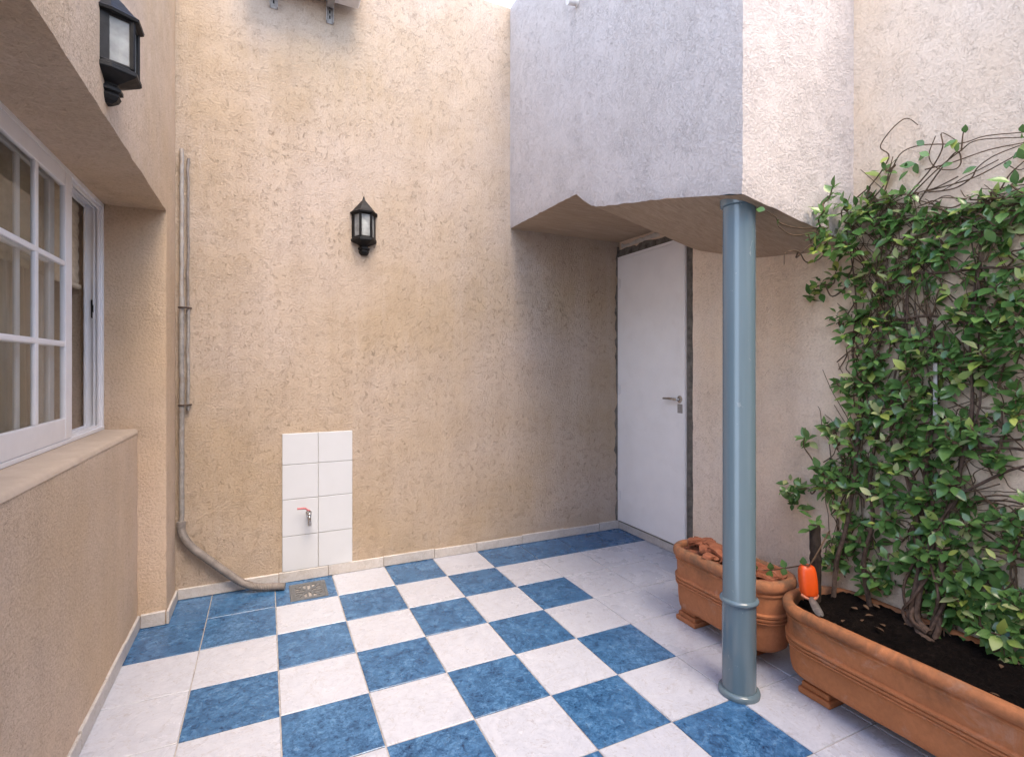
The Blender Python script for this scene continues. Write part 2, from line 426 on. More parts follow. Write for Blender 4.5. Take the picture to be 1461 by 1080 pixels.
# ------------------------------------------------------------------ tile panel
p = thing('tile_panel', 'narrow upright panel of eight white glazed tiles on the beige wall', 'tile panel', (-2.25, 0, .2))
MB().box(-2.88, -1.62, -.012, 0.02, .2, 2.765).build('grout_bed', simple('panel_grout', (.50, .49, .47), .9), p)
zb = [.2, .852, 1.535, 2.182, 2.765]
rt = random.Random(5)
for c in range(2):
    for r in range(4):
        x0, x1 = ((-2.878, -2.25), (-2.25, -1.622))[c]; g = .005
        d = rt.uniform(0, .003)
        MB().box(x0 + g, x1 - g, -.03 - d, -.012, zb[r] + g, zb[r+1] - g, 0, .006).build('tile', M_glaze, p)

f = thing('tap', 'small chrome tap with a red lever on the white tile panel', 'tap', (-2.42, -.03, 1.26))
m = MB()
def ytube(mb, x, z, prof, n=16):
    return mb.rings([[(x + r * math.cos(2*math.pi*k/n), y, z + r * math.sin(2*math.pi*k/n)) for k in range(n)] for r, y in prof], 0, True, True, True)
ytube(m, -2.42, 1.26, [(.05, -.034), (.052, -.045), (.035, -.055), (.028, -.06), (.028, -.11), (.042, -.112), (.042, -.15), (.03, -.155), (.034, -.16), (.034, -.24), (.02, -.25)])
m.tube([(-2.42, -.2, 1.26), (-2.42, -.205, 1.31), (-2.42, -.205, 1.335)], [.022, .02, .018], 10)
m.build('valve_body', M_chrome, f)
m = MB(); m.tube([(-2.42, -.2, 1.25), (-2.42, -.235, 1.215), (-2.42, -.24, 1.17), (-2.42, -.24, 1.085)], [.03, .03, .028, .026], 12)
m.tube([(-2.42, -.24, 1.115), (-2.42, -.24, 1.07)], [.034, .034], 12); m.build('spout', M_chrome, f)
m = MB(); m.tube([(-2.41, -.205, 1.335), (-2.45, -.205, 1.35), (-2.49, -.205, 1.385), (-2.52, -.205, 1.39), (-2.63, -.205, 1.392)], [.014, .016, .017, .019, .018], 10)
m.build('lever', M_red, f)

# ------------------------------------------------------------------ house wall (left) with window niche
h = thing('house_wall', 'stucco house wall with a deep window niche beside the blue and white floor', 'wall', (-4.92, -3, 0))
def hfill(x, y, z):
    if y > -.9: return True
    if x < -7.7: return True
    if y < -6.6: return x < -4.92 if z < 3.06 else True
    if z > 6.43: return True
    if z < 3.02: return x < -4.92
    return False
voxel([-8, -7.7, -4.92, -4.55], [-14.5, -7.2, -6.6, -.9, 0], [-.05, 3.02, 3.06, 6.43, 10.8], lambda x, y, z: False if (z > 3.06 and y < -6.9) else hfill(x, y, z) if not (3.02 < z < 3.06 and -6.6 < y < -.9) else x < -7.7).build('plaster', M_house, h)  # unseen stretch beside the camera is cut low to let sky light in
# sloping cement sill
ns = 40; V = []; F = []
for k in range(ns + 1):
    y = -.9 - (6.6 - .9) * k / ns
    e = noise.noise(Vector((y * 3, 1, 0))) * .012; e2 = noise.noise(Vector((y * 5, 4, 0))) * .01
    V += [(-5.7, y, 3.075), (-5.36, y, 3.07), (-4.955 + e, y, 3.055 + e2), (-4.93 + e, y, 3.035 + e2), (-4.918, y, 2.995)]
for k in range(ns):
    for q in range(4): F.append((k*5+q, k*5+q+1, (k+1)*5+q+1, (k+1)*5+q))
m = MB(); m.add(V, F, 0, True); m.build('sill', M_sill, h)
skirting(h, [(-4.92, -6.6, -4.92, -.9, 1, 0, [.9, 1.9, 2.9, 3.9, 4.8]), (-4.885, -.9, -4.56, -.9, 0, -1, []), (-4.55, -.93, -4.55, -.001, 1, 0, [.5])], jit=.02, seed=4)

# window: aluminium frame, two sashes with glazing bars
WF0, WF1 = -6.55, -.905
m = MB()
def frame_rect(mb, x0, x1, y0, y1, z0, z1, wy, wz, bev=.008):
    mb.box(x0, x1, y1 - wy, y1, z0, z1, 0, bev); mb.box(x0, x1, y0, y0 + wy, z0, z1, 0, bev)
    mb.box(x0 + .002, x1 - .002, y0 + wy, y1 - wy, z0, z0 + wz, 0, bev); mb.box(x0 + .002, x1 - .002, y0 + wy, y1 - wy, z1 - wz, z1, 0, bev)
frame_rect(m, -5.57, -5.35, WF0, WF1, 3.072, 6.43, .07, .05)
for xx in (-5.385, -5.435, -5.54):     # guide channels on the jamb, the head and the sill
    m.box(xx - .012, xx + .012, -1.012, -.975, 3.12, 6.38, 0, .004)
    m.box(xx - .012, xx + .012, WF0 + .08, -1.0, 6.33, 6.381, 0, .004)
    m.box(xx - .012, xx + .012, WF0 + .08, -1.0, 3.121, 3.15, 0, .004)
m.box(-5.356, -5.335, WF0, WF1 - .002, 6.375, 6.43, 0, .004); m.box(-5.356, -5.335, -.96, WF1, 3.075, 6.375, 0, .004)
m.box(-5.356, -5.33, WF0, WF1 - .002, 3.073, 3.12, 0, .004)
win = m.build('window', M_alu, h)
def sash(x0, x1, y0, y1, ystile, bars_y, bar_w, rows, xg):
    mb = MB(); z0, z1 = 3.125, 6.375
    mb.box(x0, x1, y1 - ystile, y1, z0, z1, 0, .012); mb.box(x0, x1, y0, y0 + ystile, z0, z1, 0, .012)
    mb.box(x0 + .003, x1 - .003, y0 + ystile, y1 - ystile, z0, rows[0][0], 0, .01)
    mb.box(x0 + .003, x1 - .003, y0 + ystile, y1 - ystile, rows[-1][1], z1, 0, .01)
    inner = (y0 + ystile, y1 - ystile)
    for b in bars_y: mb.box(x0 + .012, x1 - .006, b - bar_w / 2, b + bar_w / 2, rows[0][0], rows[-1][1], 0, .014, 2)
    for (a, b), (c, d) in zip(rows, rows[1:]):
        mb.box(x0 + .014, x1 - .003, inner[0], inner[1], b, c, 0, .014, 2)
    s = mb.build('sash', M_alu, win)
    g = MB(); g.box(xg - .008, xg + .008, inner[0] - .02, inner[1] + .02, rows[0][0] - .02, rows[-1][1] + .02)
    g.build('pane', M_glass, win)
ROWS = [(3.385, 4.25), (4.315, 5.22), (5.285, 6.19)]
sash(-5.395, -5.335, -5.2, -2.317, .235, [-3.395, -4.31], .10, ROWS, -5.372)
sash(-5.50, -5.445, -6.3, -2.53, .17, [-3.52, -4.5], .09, [(3.36, 4.25), (4.315, 5.22), (5.285, 6.2)], -5.48)
m = MB(); m.box(-5.47, -5.44, -1.005, -.965, 4.72, 4.99, 0, .012); m.box(-5.458, -5.43, -1.012, -1.0, 4.80, 4.92, 0, .006)
m.build('latch', M_black, win)
# blind and curtains hang inside
rt = random.Random(2)
m = MB(); V = []; F = []
nz = 28
for k in range(nz + 1):
    z = 5.18 + (6.42 - 5.18) * k / nz; xo = -5.63 + .014 * abs(math.sin(k * math.pi / 4))
    V += [(xo, -6.4, z), (xo, -.96, z), (xo - .03, -6.4, z), (xo - .03, -.96, z)]
for k in range(nz):
    a = k * 4; b = a + 4; F += [(a, a+1, b+1, b), (a+3, a+2, b+2, b+3), (a+1, a+3, b+3, b+1)]
m.add(V, F, 0, True); m.tube([(-5.625, -6.4, 5.17), (-5.625, -.98, 5.17)], .04, 10)
tag(m.build('window_blind', M_blind), 'beige folded blind half lowered behind the white window', 'blind')
m = MB(); V = []; F = []; n = 420
for k in range(n + 1):
    y = -6.4 + (6.4 - 1.75) * k / n
    xo = -5.83 + .07 * math.sin(y * 17 + 1.3 * math.sin(y * 3.1)) + .03 * math.sin(y * 41)
    V += [(xo, y, 3.05), (xo * .5 - 2.92, y, 6.4)]
for k in range(n): F.append((k*2, k*2+2, k*2+3, k*2+1))
m.add(V, F, 0, True); m.add([(a - .03, b, c) for a, b, c in V], [tuple(reversed(q)) for q in F], 0, True)
tag(m.build('curtain', M_curtain), 'brown folded curtain hanging inside the white window', 'curtain')

# ------------------------------------------------------------------ recess wall with the white door, right-hand wall
d = thing('stucco_wall', 'stucco wall of the sheltered recess holding the white door', 'wall', (4.8, -1.7, 0))
voxel([4.8, 5.3], [-3.42, 0], [-.05, TOP], lambda x, y, z: True).build('plaster', M_right, d)
skirting(d, [(4.8, -3.42, 4.8, -.04, -1, 0, [.92, 1.95])], h=.165, th=.045)
m = MB()
def ragged(mb, fn, a0, a1, w_out, w_in, n=26, amp=.04, seed=0, th=.012):
    """strip along a0..a1 with one ragged border; fn(a, off, depth) -> point"""
    rr = random.Random(seed); V = []; F = []
    for k in range(n + 1):
        a = a0 + (a1 - a0) * k / n; o2 = w_in
        q1 = noise.noise(Vector((a * 1.7, seed, 0))) * 1.1 + noise.noise(Vector((a * 5.3, seed, 4))) * .7 + noise.noise(Vector((a * 13, seed, 8))) * .4
        o = max(.03, w_out + amp * 1.5 * q1); t2 = th * (1 + .5 * noise.noise(Vector((a * 4, seed, 2))))
        V += [fn(a, o2, 0), fn(a, o2, th), fn(a, (o + o2) / 2, t2), fn(a, o - .012, t2 * .8), fn(a, o, 0)]
    for k in range(n):
        for q in range(4): F.append((k*5+q, k*5+q+1, (k+1)*5+q+1, (k+1)*5+q))
    mb.add(V, F, 0, False)
ragged(m, lambda a, o, t: (4.8 - t, -2.32 - o, a), .17, 6.93, .17, 0, 60, .025, 1)
ragged(m, lambda a, o, t: (4.8 - t, a, 6.73 + o), -2.5, -.01, .17, 0, 26, .05, 2, .02)
ragged(m, lambda a, o, t: (4.795 - o, -t, a), .2, 6.98, .10, 0, 70, .055, 3)
m.box(4.78, 4.81, -2.33, -.012, .165, .2, 0, .004)
m.build('cement_surround', M_cement, d, auto=0)
m = MB(); ragged(m, lambda a, o, t: (4.8 - t, a, 6.93 + o), -1.5, -.12, .1, 0, 14, .05, 9, .02); m.build('plaster_patch', M_patch, d, auto=0)
m = MB(); m.box(4.755, 4.79, -2.315, -.015, .205, 6.72, 0, .004); 
m.box(4.742, 4.756, -.075, -.017, .207, 6.718, 0, .004); m.box(4.742, 4.756, -2.3, -.076, 6.655, 6.718, 0, .004)
m.box(4.742, 4.756, -2.313, -2.285, .207, 6.654, 0, .004)
m.build('door_frame', M_door, d)
m = MB(); m.box(4.738, 4.7545, -2.28, -.08, .222, 6.648, 0, .008); door = m.build('door', M_door, d)
for z in (.85, 3.45, 6.05):
    m = MB(); m.tube([(4.735, -.078, z - .14), (4.735, -.078, z - .004)], .02, 10); m.tube([(4.735, -.078, z + .004), (4.735, -.078, z + .14)], .02, 10)
    m.box(4.732, 4.739, -.15, -.09, z - .11, z + .11, 0, .003); m.build('hinge', M_alu, door)
m = MB()
m.rings([[(x, -2.17 + r * math.cos(2*math.pi*k/18), 3.32 + r * math.sin(2*math.pi*k/18)) for k in range(18)] for r, x in [(.075, 4.739), (.075, 4.722), (.06, 4.715), (.03, 4.712), (.028, 4.62), (.02, 4.612)]], 0, True, False, True)
m.tube([(4.635, -2.17, 3.32), (4.625, -2.1, 3.325), (4.625, -1.95, 3.33), (4.63, -1.78, 3.325)], [.03, .032, .028, .024], 12)
m.build('handle', M_chrome, door)
m = MB(); m.box(4.728, 4.7385, -2.245, -2.1, 3.03, 3.22, 0, .006); m.box(4.722, 4.729, -2.185, -2.165, 3.09, 3.15, 0, .003); m.build('lock_plate', M_brack, door)

r = thing('stucco_wall', 'pinkish stucco wall behind the climbing plant and the terracotta planters', 'wall', (3.85, -7, 0))
voxel([3.85, 5.3], [-14.5, -3.42], [-.05, 9.9], lambda x, y, z: True, step=.15).build('plaster', M_right, r)
skirting(r, [(3.85, -10, 3.85, -3.42, -1, 0, [1, 2, 3, 4, 5, 6])], seed=8)
q = voxel([-8, 5.3], [-15, -14.5], [-.05, 10.8], lambda x, y, z: True, step=1.0)  # unseen wall added behind the camera to hold back low sky light
tag(q.build('stucco_wall', M_house), 'unseen stucco wall added opposite the lantern wall to hold back sky light', 'wall')

# ------------------------------------------------------------------ overhanging stair enclosure
o = thing('stair_enclosure', 'large boxed overhang of pale lavender stucco above the white door, resting on the round column', 'overhang', (3, -3, 6))
X0, YF = 1.8, -6.28
def lerp(tab, y):
    for (a, va), (b, vb) in zip(tab, tab[1:]):
        if a <= y <= b: return va + (vb - va) * (y - a) / (b - a)
    return tab[-1][1] if y > tab[-1][0] else tab[0][1]
LZ = [(-6.28, 5.985), (-5.645, 6.145), (-5.147, 6.265), (-4.498, 6.41), (-3.912, 6.53), (-3.54, 6.605), (-3.34, 6.66), (-3.2, 6.715), (-3.03, 6.82), (-2.735, 7.05), (0, 7.1)]
RZ = [(-6.28, 5.60), (-5.59, 5.633), (-5.23, 5.672), (-4.79, 5.72), (-4.1, 5.915), (-3.62, 6.06), (-3.4, 6.16), (-3.33, 6.25), (-3.28, 7.06), (0, 7.12)]
ys = sorted(set([y for y, _ in LZ] + [y for y, _ in RZ] + [YF + .1 * k for k in range(63)] ))
def zbot(x, y):
    t = min(1, (x - X0) / (3.85 - X0))
    if y <= -3.4: return lerp(LZ, y) * (1 - t) + lerp(RZ, y) * t
    # the step up to the level soffit lies obliquely
    ys_ = -3.4; lowz = lerp(LZ, -3.4) * (1 - t) + 6.16 * t
    run = .665 * (1 - t) + .12 * t
    u = min(1, (y - ys_) / run); s = lerp(LZ, ys_ + .665 * u); s0 = lerp(LZ, -3.4); s1 = 7.05
    if u >= 1: return 7.05 + .05 * (y + 2.735) / 2.735 if y > -2.735 else 7.05
    return lowz + (s - s0) / (s1 - s0) * (7.05 - lowz)
V = []; nr = []; F = []; idx = {}
def pv(x, y, z, n):
    k = (round(x, 3), round(y, 3), round(z, 3))
    if k not in idx: idx[k] = len(V); V.append(Vector((x, y, z))); nr.append(set())
    nr[idx[k]].add(n); return idx[k]
NZ = 44
for a, b in zip(ys, ys[1:]):
    for k in range(NZ):
        qd = []
        for (y, kk) in ((b, k), (a, k), (a, k+1), (b, k+1)):
            z0 = zbot(X0, y); qd.append(pv(X0, y, z0 + (TOP - z0) * kk / NZ, (-1, 0, 0)))
        F.append(tuple(qd))
xs = [X0 + (3.85 - X0) * k / 20 for k in range(21)]
for a, b in zip(xs, xs[1:]):
    for k in range(NZ):
        qd = []
        for (x, kk) in ((a, k), (b, k), (b, k+1), (a, k+1)):
            z0 = zbot(x, YF); qd.append(pv(x, YF, z0 + (TOP - z0) * kk / NZ, (0, -1, 0)))
        F.append(tuple(qd))
for x in xs: pv(x, YF, zbot(x, YF), (0, 0, -1))
for y in ys: pv(X0, y, zbot(X0, y), (0, 0, -1))
F.append((pv(X0, YF, TOP, (0, 0, 1)), pv(3.85, YF, TOP, (0, 0, 1)), pv(3.85, 0, TOP, (0, 0, 1)), pv(X0, 0, TOP, (0, 0, 1))))
jitter(V, nr, .008, .022)
m = MB(); m.add(V, F, 0, True); m.build('plaster', M_over, o)
m = MB(); V = []; F = []
xs = [X0 + .004 + (4.82 - X0) * k / 30 for k in range(31)]
yy = [YF + .004] + [y for y in ys if y > YF + .01]
for x in xs:
    for y in yy: V.append((x, y, zbot(x, y) + noise.noise(Vector((x * 3, y * 3, 2))) * .008 + (.004 if (x < X0 + .01 or y < YF + .01) else 0)))
n = len(yy)
for i in range(30):
    for j in range(n - 1): F.append((i*n+j, i*n+j+1, (i+1)*n+j+1, (i+1)*n+j))
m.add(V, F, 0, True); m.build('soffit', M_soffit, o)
m = MB(); m.tube([(1.86, -2.76, 10.42), (1.74, -2.765, 10.41), (1.6, -2.77, 10.38)], .06, 12)
m.tube([(1.802, -2.76, 10.42), (1.79, -2.76, 10.42)], .085, 12)
tag(m.build('drain_spout', M_unit), 'short grey spout high on the lavender face of the overhang', 'spout')

# ------------------------------------------------------------------ column
c = thing('support_column', 'round blue-grey painted metal column under the corner of the overhang', 'column', (2.12, -5.95, 0))
CX, CY = 2.12, -5.95
MB().lathe(CX, CY, [(.197, .03), (.197, 1.1), (.197, 1.2), (.19, 1.21), (.19, 6.15)], 48).build('shaft', M_post, c)
MB().lathe(CX, CY, [(.19, 1.12), (.214, 1.125), (.226, 1.14), (.228, 1.155), (.222, 1.17), (.2, 1.185), (.19, 1.186)], 48, 0, False, False).build('collar', M_post, c)
MB().lathe(CX, CY, [(.24, .003), (.243, .03), (.236, .055), (.22, .068), (.19, .07)], 48).build('base_ring', M_post, c)
MB().lathe(CX, CY, [(.185, 5.96), (.215, 5.975), (.222, 6.02), (.222, 6.15)], 48, 0, True, True).build('cap_ring', M_post, c)

# ------------------------------------------------------------------ lanterns
def lantern_geo():
    """returns parts around the wall mount: x right, y out of the wall is -y, z from finial tip 0 to top 1.16"""
    def hexr(wd, dp, z, y0=0.0):
        # back-left, front-left, front-right, back-right
        return [(-wd, y0, z), (-wd * .92, -dp * .35 + y0, z), (-wd * .46, -dp + y0, z), (wd * .46, -dp + y0, z), (wd * .92, -dp * .35 + y0, z), (wd, y0, z)]
    P = {}
    m = MB(); m.box(-.2, .2, -.03, 0, .26, .84, 0, .01); P['back_plate'] = (m, M_black)
    m = MB()
    def stack(prof): m.rings([hexr(a, b, z) for a, b, z in prof], 0, True, True, True, False)
    stack([(.05, .05, .0), (.085, .09, .03), (.10, .11, .07), (.085, .1, .1), (.115, .125, .115), (.115, .125, .145), (.08, .09, .165), (.085, .1, .19), (.235, .25, .255), (.25, .265, .27), (.25, .265, .305), (.225, .24, .32), (.225, .24, .335)])
    P['base'] = (m, M_black)
    m = MB()
    stack([(.225, .24, .79), (.262, .28, .80), (.268, .285, .825), (.225, .24, .86), (.18, .195, .915), (.13, .15, .975), (.075, .09, 1.04), (.035, .045, 1.085), (.03, .04, 1.10), (.012, .016, 1.165)])
    P['roof'] = (m, M_black)
    m = MB(); lo = hexr(.222, .237, .33); hi = hexr(.222, .237, .795)
    for k, t in ((0, .018), (2, .026), (3, .026), (5, .018)):
        a, b = Vector(lo[k]), Vector(hi[k]); q = Vector((0, .012, 0))
        m.tube([a + q, b + q], t, 6)
    for z in (.34, .785): 
        pts = [Vector(a) + Vector((0, .01, z - .33)) for a in lo]; m.tube([pts[0], pts[2], pts[3], pts[5]], .016, 6)
    for A_, B_ in ((0, 2), (5, 3)):                       # solid side strips next to the wall
        a0, a1 = Vector(lo[A_]), Vector(lo[A_]).lerp(Vector(lo[B_]), .27); up = Vector((0, 0, .465)); q = Vector((0, 0, .0)); nx = Vector((.008 if A_ == 5 else -.008, 0, 0))
        m.add([a0 + nx, a1 + nx, a1 + up + nx, a0 + up + nx, a0 - nx, a1 - nx, a1 + up - nx, a0 + up - nx], [(0, 1, 2, 3), (7, 6, 5, 4), (0, 4, 5, 1), (1, 5, 6, 2), (2, 6, 7, 3), (3, 7, 4, 0)])
    P['cage'] = (m, M_black)
    panes = []
    for a, b in ((0, 2), (2, 3), (3, 5)):
        g = MB(); A, B_, C_, D = [Vector(q) + Vector((0, .022, 0)) for q in (lo[a], lo[b], hi[b], hi[a])]
        nn = (B_ - A).cross(D - A).normalized() * .006
        g.add([A, B_, C_, D, A + nn, B_ + nn, C_ + nn, D + nn], [(0, 1, 2, 3), (7, 6, 5, 4), (0, 4, 5, 1), (1, 5, 6, 2), (2, 6, 7, 3), (3, 7, 4, 0)])
        panes.append(g)
    P['panes'] = panes
    m = MB(); m.lathe(0, -.12, [(.03, .335), (.035, .42), (.036, .46), (.06, .5), (.075, .56), (.07, .62), (.04, .67), (.01, .685)], 20); P['bulb'] = (m, M_bulb)
    return P
def lantern(label, loc):
    t = thing('wall_lantern', label, 'lantern', (0, 0, 0), 'black wall lanterns')
    P = lantern_geo()
    for k in ('back_plate', 'base', 'roof', 'cage', 'bulb'): P[k][0].build(k, P[k][1], t, auto=25)
    for g in P['panes']: g.build('pane', M_lglass, t, auto=25)
    t.location = Vector(loc) * S
    return t
LA = lantern('small black half-hexagon lantern in the middle of the wall above the white tile panel', (-1.40, 0, 6.20))
LB = LA.copy(); COL.objects.link(LB)
for ch in list(LA.children):
    q = ch.copy(); COL.objects.link(q); q.parent = LB
LB['label'] = 'black lantern seen from close below on the house wall above the window niche'
LB.location = Vector((-4.55, -4.27, 6.56)) * S; LB.rotation_euler = (0, 0, R(90))

# ------------------------------------------------------------------ unit on brackets at the top of the far wall
u = thing('wall_unit', 'light grey metal unit on two slotted brackets at the top edge of the photo', 'metal unit', (-2.5, 0, 10.6))
m = MB(); m.box(-3.5, -1.52, -.62, -.13, 10.93, 11.7, 0, .05, 3); m.build('casing', M_unit, u)
for x in (-3.02, -2.04):
    m = MB(); m.box(x - .068, x + .068, -.016, 0, 10.6, 11.7, 0, .004); m.box(x - .068, x - .054, -.085, -.016, 10.6, 11.7, 0, .003); m.box(x + .054, x + .068, -.085, -.016, 10.6, 11.7, 0, .003)
    m.box(x - .06, x + .06, -.6, -.086, 10.86, 10.926, 0, .004)
    b = m.build('bracket', M_brack, u)
    m = MB()
    for z in (10.72, 10.82, 10.92, 11.02): m.box(x + .0 - .012, x + .012, -.019, -.0155, z - .03, z + .03, 0, .001)
    m.build('slot', M_void, b)

# ------------------------------------------------------------------ pipe run in the corner
pp = thing('drain_pipe', 'grey pipes clipped up the wall corner, ending in a hose near the floor drain', 'pipe', (-4.42, -.1, 0))
def wob(pts, a, seed):
    rr = random.Random(seed); return [Vector(p) + Vector((rr.uniform(-a, a), rr.uniform(-a, a), 0)) for p in pts]
zz = [7.74 - .18 * k for k in range(16)]
m = MB(); m.tube(wob([(-4.455, -.055, z) for z in zz] + [(-4.45, -.055, 5.0)], .006, 1), .033, 10)
m.tube([(-4.455, -.055, 5.2), (-4.452, -.055, 5.0)], .042, 10); m.build('conduit', M_pale_pipe, pp)
m = MB(); m.tube(wob([(-4.365, -.045, 7.6 - .2 * k) for k in range(14)] + [(-4.37, -.05, 4.9)], .008, 2), .021, 8); m.build('cable', M_hose, pp)
m = MB(); m.tube(wob([(-4.455, -.075, 5.02 - .25 * k) for k in range(15)] + [(-4.46, -.075, 1.33)], .004, 3), .04, 12); 
m.tube(wob([(-4.365, -.05, 5.0 - .25 * k) for k in range(8)] + [(-4.38, -.05, 3.3)], .008, 5), .024, 8); m.build('downpipe', M_pipe, pp)
m = MB()
for z in (5.02, 3.35): MB().tube([(-4.50, -.1, z), (-4.44, -.13, z), (-4.36, -.1, z), (-4.32, -.02, z)], .016, 6).build('clip', M_clip, pp)

ctrl = [(-4.46, -.08, 1.36), (-4.46, -.085, 1.25), (-4.42, -.1, 1.1), (-4.29, -.12, .90), (-4.03, -.13, .64), (-3.78, -.14, .40), (-3.55, -.17, .20), (-3.34, -.22, .1), (-3.14, -.27, .075), (-2.97, -.31, .07), (-2.84, -.345, .06)]
def spline(P, n=8):
    P = [Vector(p) for p in P]; P = [P[0] * 2 - P[1]] + P + [P[-1] * 2 - P[-2]]; out = []
    for i in range(1, len(P) - 2):
        a, b, c, d = P[i-1:i+3]
        for k in range(n):
            t = k / n; out.append(.5 * ((2*b) + (c - a) * t + (2*a - 5*b + 4*c - d) * t*t + (3*b - a - 3*c + d) * t**3))
    out.append(P[-2]); return out
sp = spline(ctrl, 14)
m = MB(); m.tube(sp, [.062 + (.006 if i % 2 else 0) for i in range(len(sp))], 14); m.build('hose', M_hose, pp)
m = MB(); m.tube([(-4.461, -.083, 1.36), (-4.461, -.085, 1.27)], .07, 12); m.build('joint', M_hose, pp)

# ------------------------------------------------------------------ floor drain
g = thing('floor_drain', 'square slotted metal drain grate set in the blue floor tile below the tile panel', 'drain', (-2.46, -.565, 0))
m = MB()
gx0, gx1, gy0, gy1 = -2.765, -2.155, -.925, -.205
bm = bmesh.new()
m.box(gx0, gx1, gy0, gy0 + .045, -.03, .012, 0, .006); m.box(gx0, gx1, gy1 - .045, gy1, -.03, .012, 0, .006)
m.box(gx0, gx0 + .045, gy0 + .046, gy1 - .046, -.03, .011, 0, .006); m.box(gx1 - .045, gx1, gy0 + .046, gy1 - .046, -.03, .011, 0, .006)
m.build('frame', M_grate, g); bm.free()
MB().box(gx0 + .01, gx1 - .01, gy0 + .01, gy1 - .01, -.07, -.028).build('shaft', M_void, g)
m = MB(); cx, cy = (gx0 + gx1) / 2, (gy0 + gy1) / 2; hw, hh = (gx1 - gx0) / 2 - .046, (gy1 - gy0) / 2 - .046
def gr(x, y):      # grate solid?
    a, b = (x - cx) / hw, (y - cy) / hh
    if max(abs(a), abs(b)) > .86 or abs(abs(a) - abs(b)) < .13 or max(abs(a), abs(b)) < .16: return True
    t = a if abs(b) > abs(a) else b
    return (t * 3.4 + .5) % 1 < .42
NG = 66
for i in range(NG):
    j = 0
    while j < NG:
        if gr(cx - hw + 2*hw*(i+.5)/NG, cy - hh + 2*hh*(j+.5)/NG):
            k = j
            while k < NG and gr(cx - hw + 2*hw*(i+.5)/NG, cy - hh + 2*hh*(k+.5)/NG): k += 1
            xa, xb = cx - hw + 2*hw*i/NG, cx - hw + 2*hw*(i+1)/NG; ya, yb = cy - hh + 2*hh*j/NG, cy - hh + 2*hh*k/NG
            m.add([(xa, ya, .004), (xb, ya, .004), (xb, yb, .004), (xa, yb, .004), (xa, ya, -.02), (xb, ya, -.02), (xb, yb, -.02), (xa, yb, -.02)], [(0, 1, 2, 3), (4, 5, 1, 0), (6, 7, 3, 2)])
            j = k
        else: j += 1
m.build('grate', M_grate, g, auto=0)

# ------------------------------------------------------------------ terracotta planters
def rrect(cx, cy, hw, hl, rad, z, nc=12, ns=14):
    rad = min(rad, hw - .001, hl - .001); out = []
    cs = [(cx + hw - rad, cy + hl - rad, 0), (cx - hw + rad, cy + hl - rad, 90), (cx - hw + rad, cy - hl + rad, 180), (cx + hw - rad, cy - hl + rad, 270)]
    for q, (a, b, st) in enumerate(cs):
        for k in range(nc + 1):
            t = R(st + 90 * k / nc); out.append((a + rad * math.cos(t), b + rad * math.sin(t), z))
        nx = cs[(q + 1) % 4]; t = R(st + 90)
        p0 = Vector(out[-1]); p1 = Vector((nx[0] + rad * math.cos(R(nx[2])), nx[1] + rad * math.sin(R(nx[2])), z))
        for k in range(1, ns): out.append(tuple(p0.lerp(p1, k / ns)))
    return out
PROF = [(-.19, .16), (-.15, .165), (-.11, .20), (-.095, .26), (-.085, .36), (-.078, .50), (-.075, .565), (-.048, .58), (-.04, .605), (-.066, .618), (-.04, .632), (-.036, .66), (-.062, .672), (-.034, .686), (-.032, .715), (-.066, .73),
        (-.062, .82), (-.058, .93), (-.057, .965), (-.038, .975), (-.035, .995), (-.05, 1.01), (-.04, 1.03), (-.012, 1.05), (.0, 1.085), (.0, 1.12), (-.01, 1.155), (-.03, 1.178), (-.06, 1.19), (-.10, 1.185), (-.118, 1.165), (-.122, 1.12), (-.125, 1.0), (-.13, .9)]
def planter(label, cx, cy, hw, hl, rad, mat, hz=1.0, lift=.06):
    t = thing('planter', label, 'planter', (cx, cy, 0))
    rings = []
    for off, z in PROF:
        ring = rrect(cx, cy, hw + off, hl + off, rad + off, lift + z * (hz - lift / 1.19))
        rings.append([(a + noise.noise(Vector((a * 1.3, b * 1.3, z))) * .008, b, c + noise.noise(Vector((a * 1.1, b * 1.1, 5))) * .008) for a, b, c in ring])
    m = MB(); m.rings(rings, 0, True, True, False); m.build('pot', mat, t, auto=50)
    for sy in (1, -1):
        m = MB()
        for (z0, z1, e) in ((0.002, .055, .0), (.057, .105, .028), (.107, .175, .055)):
            yc = cy + sy * (hl - ((.34 if sy > 0 else .66) if hl < 1 else .52)); fi = .14 if hl < 1 else .21; fs = (.16 * hz + lift) / .165
            m.box(cx - hw + fi + e, cx + hw - fi - e, yc - .20 + e, yc + .20 - e, z0 * fs, z1 * fs, 0, .012)
        m.build('foot', mat, t)
    return t
def soil(parent, cx, cy, hw, hl, rad, z, bump, seed, tilt=0.):
    m = MB(); n = 60; rings = []
    for k in range(n + 1):
        s = 1 - k / n * .97
        rings.append([(a, b, z + tilt * (a - cx) + (noise.noise(Vector((a * 4, b * 4, seed))) * .6 + noise.noise(Vector((a * 13, b * 13, seed))) * .5 + noise.noise(Vector((a * 29, b * 29, seed))) * .3) * bump + .5 * bump * (1 - s)) for a, b, c in
                      [(cx + (q[0] - cx) * s, cy + (q[1] - cy) * s, 0) for q in rrect(cx, cy, hw - .122, hl - .122, rad - .1, 0, 20, 70)]])
    m.rings(rings, 0, True, False, True); m.build('soil', M_soil, parent)
P1 = planter('short terracotta trough behind the column, heaped with broken terracotta pieces', 3.03, -4.99, .41, .96, .37, M_terra)
soil(P1, 3.03, -4.99, .41, .96, .37, 1.0, .03, 3)
P2 = planter('long terracotta trough full of dark soil with the climbing plant', 3.19, -7.85, .61, 1.92, .52, M_terra2, .925, .085)
soil(P2, 3.19, -7.85, .61, 1.92, .52, .995, .07, 11, .15)

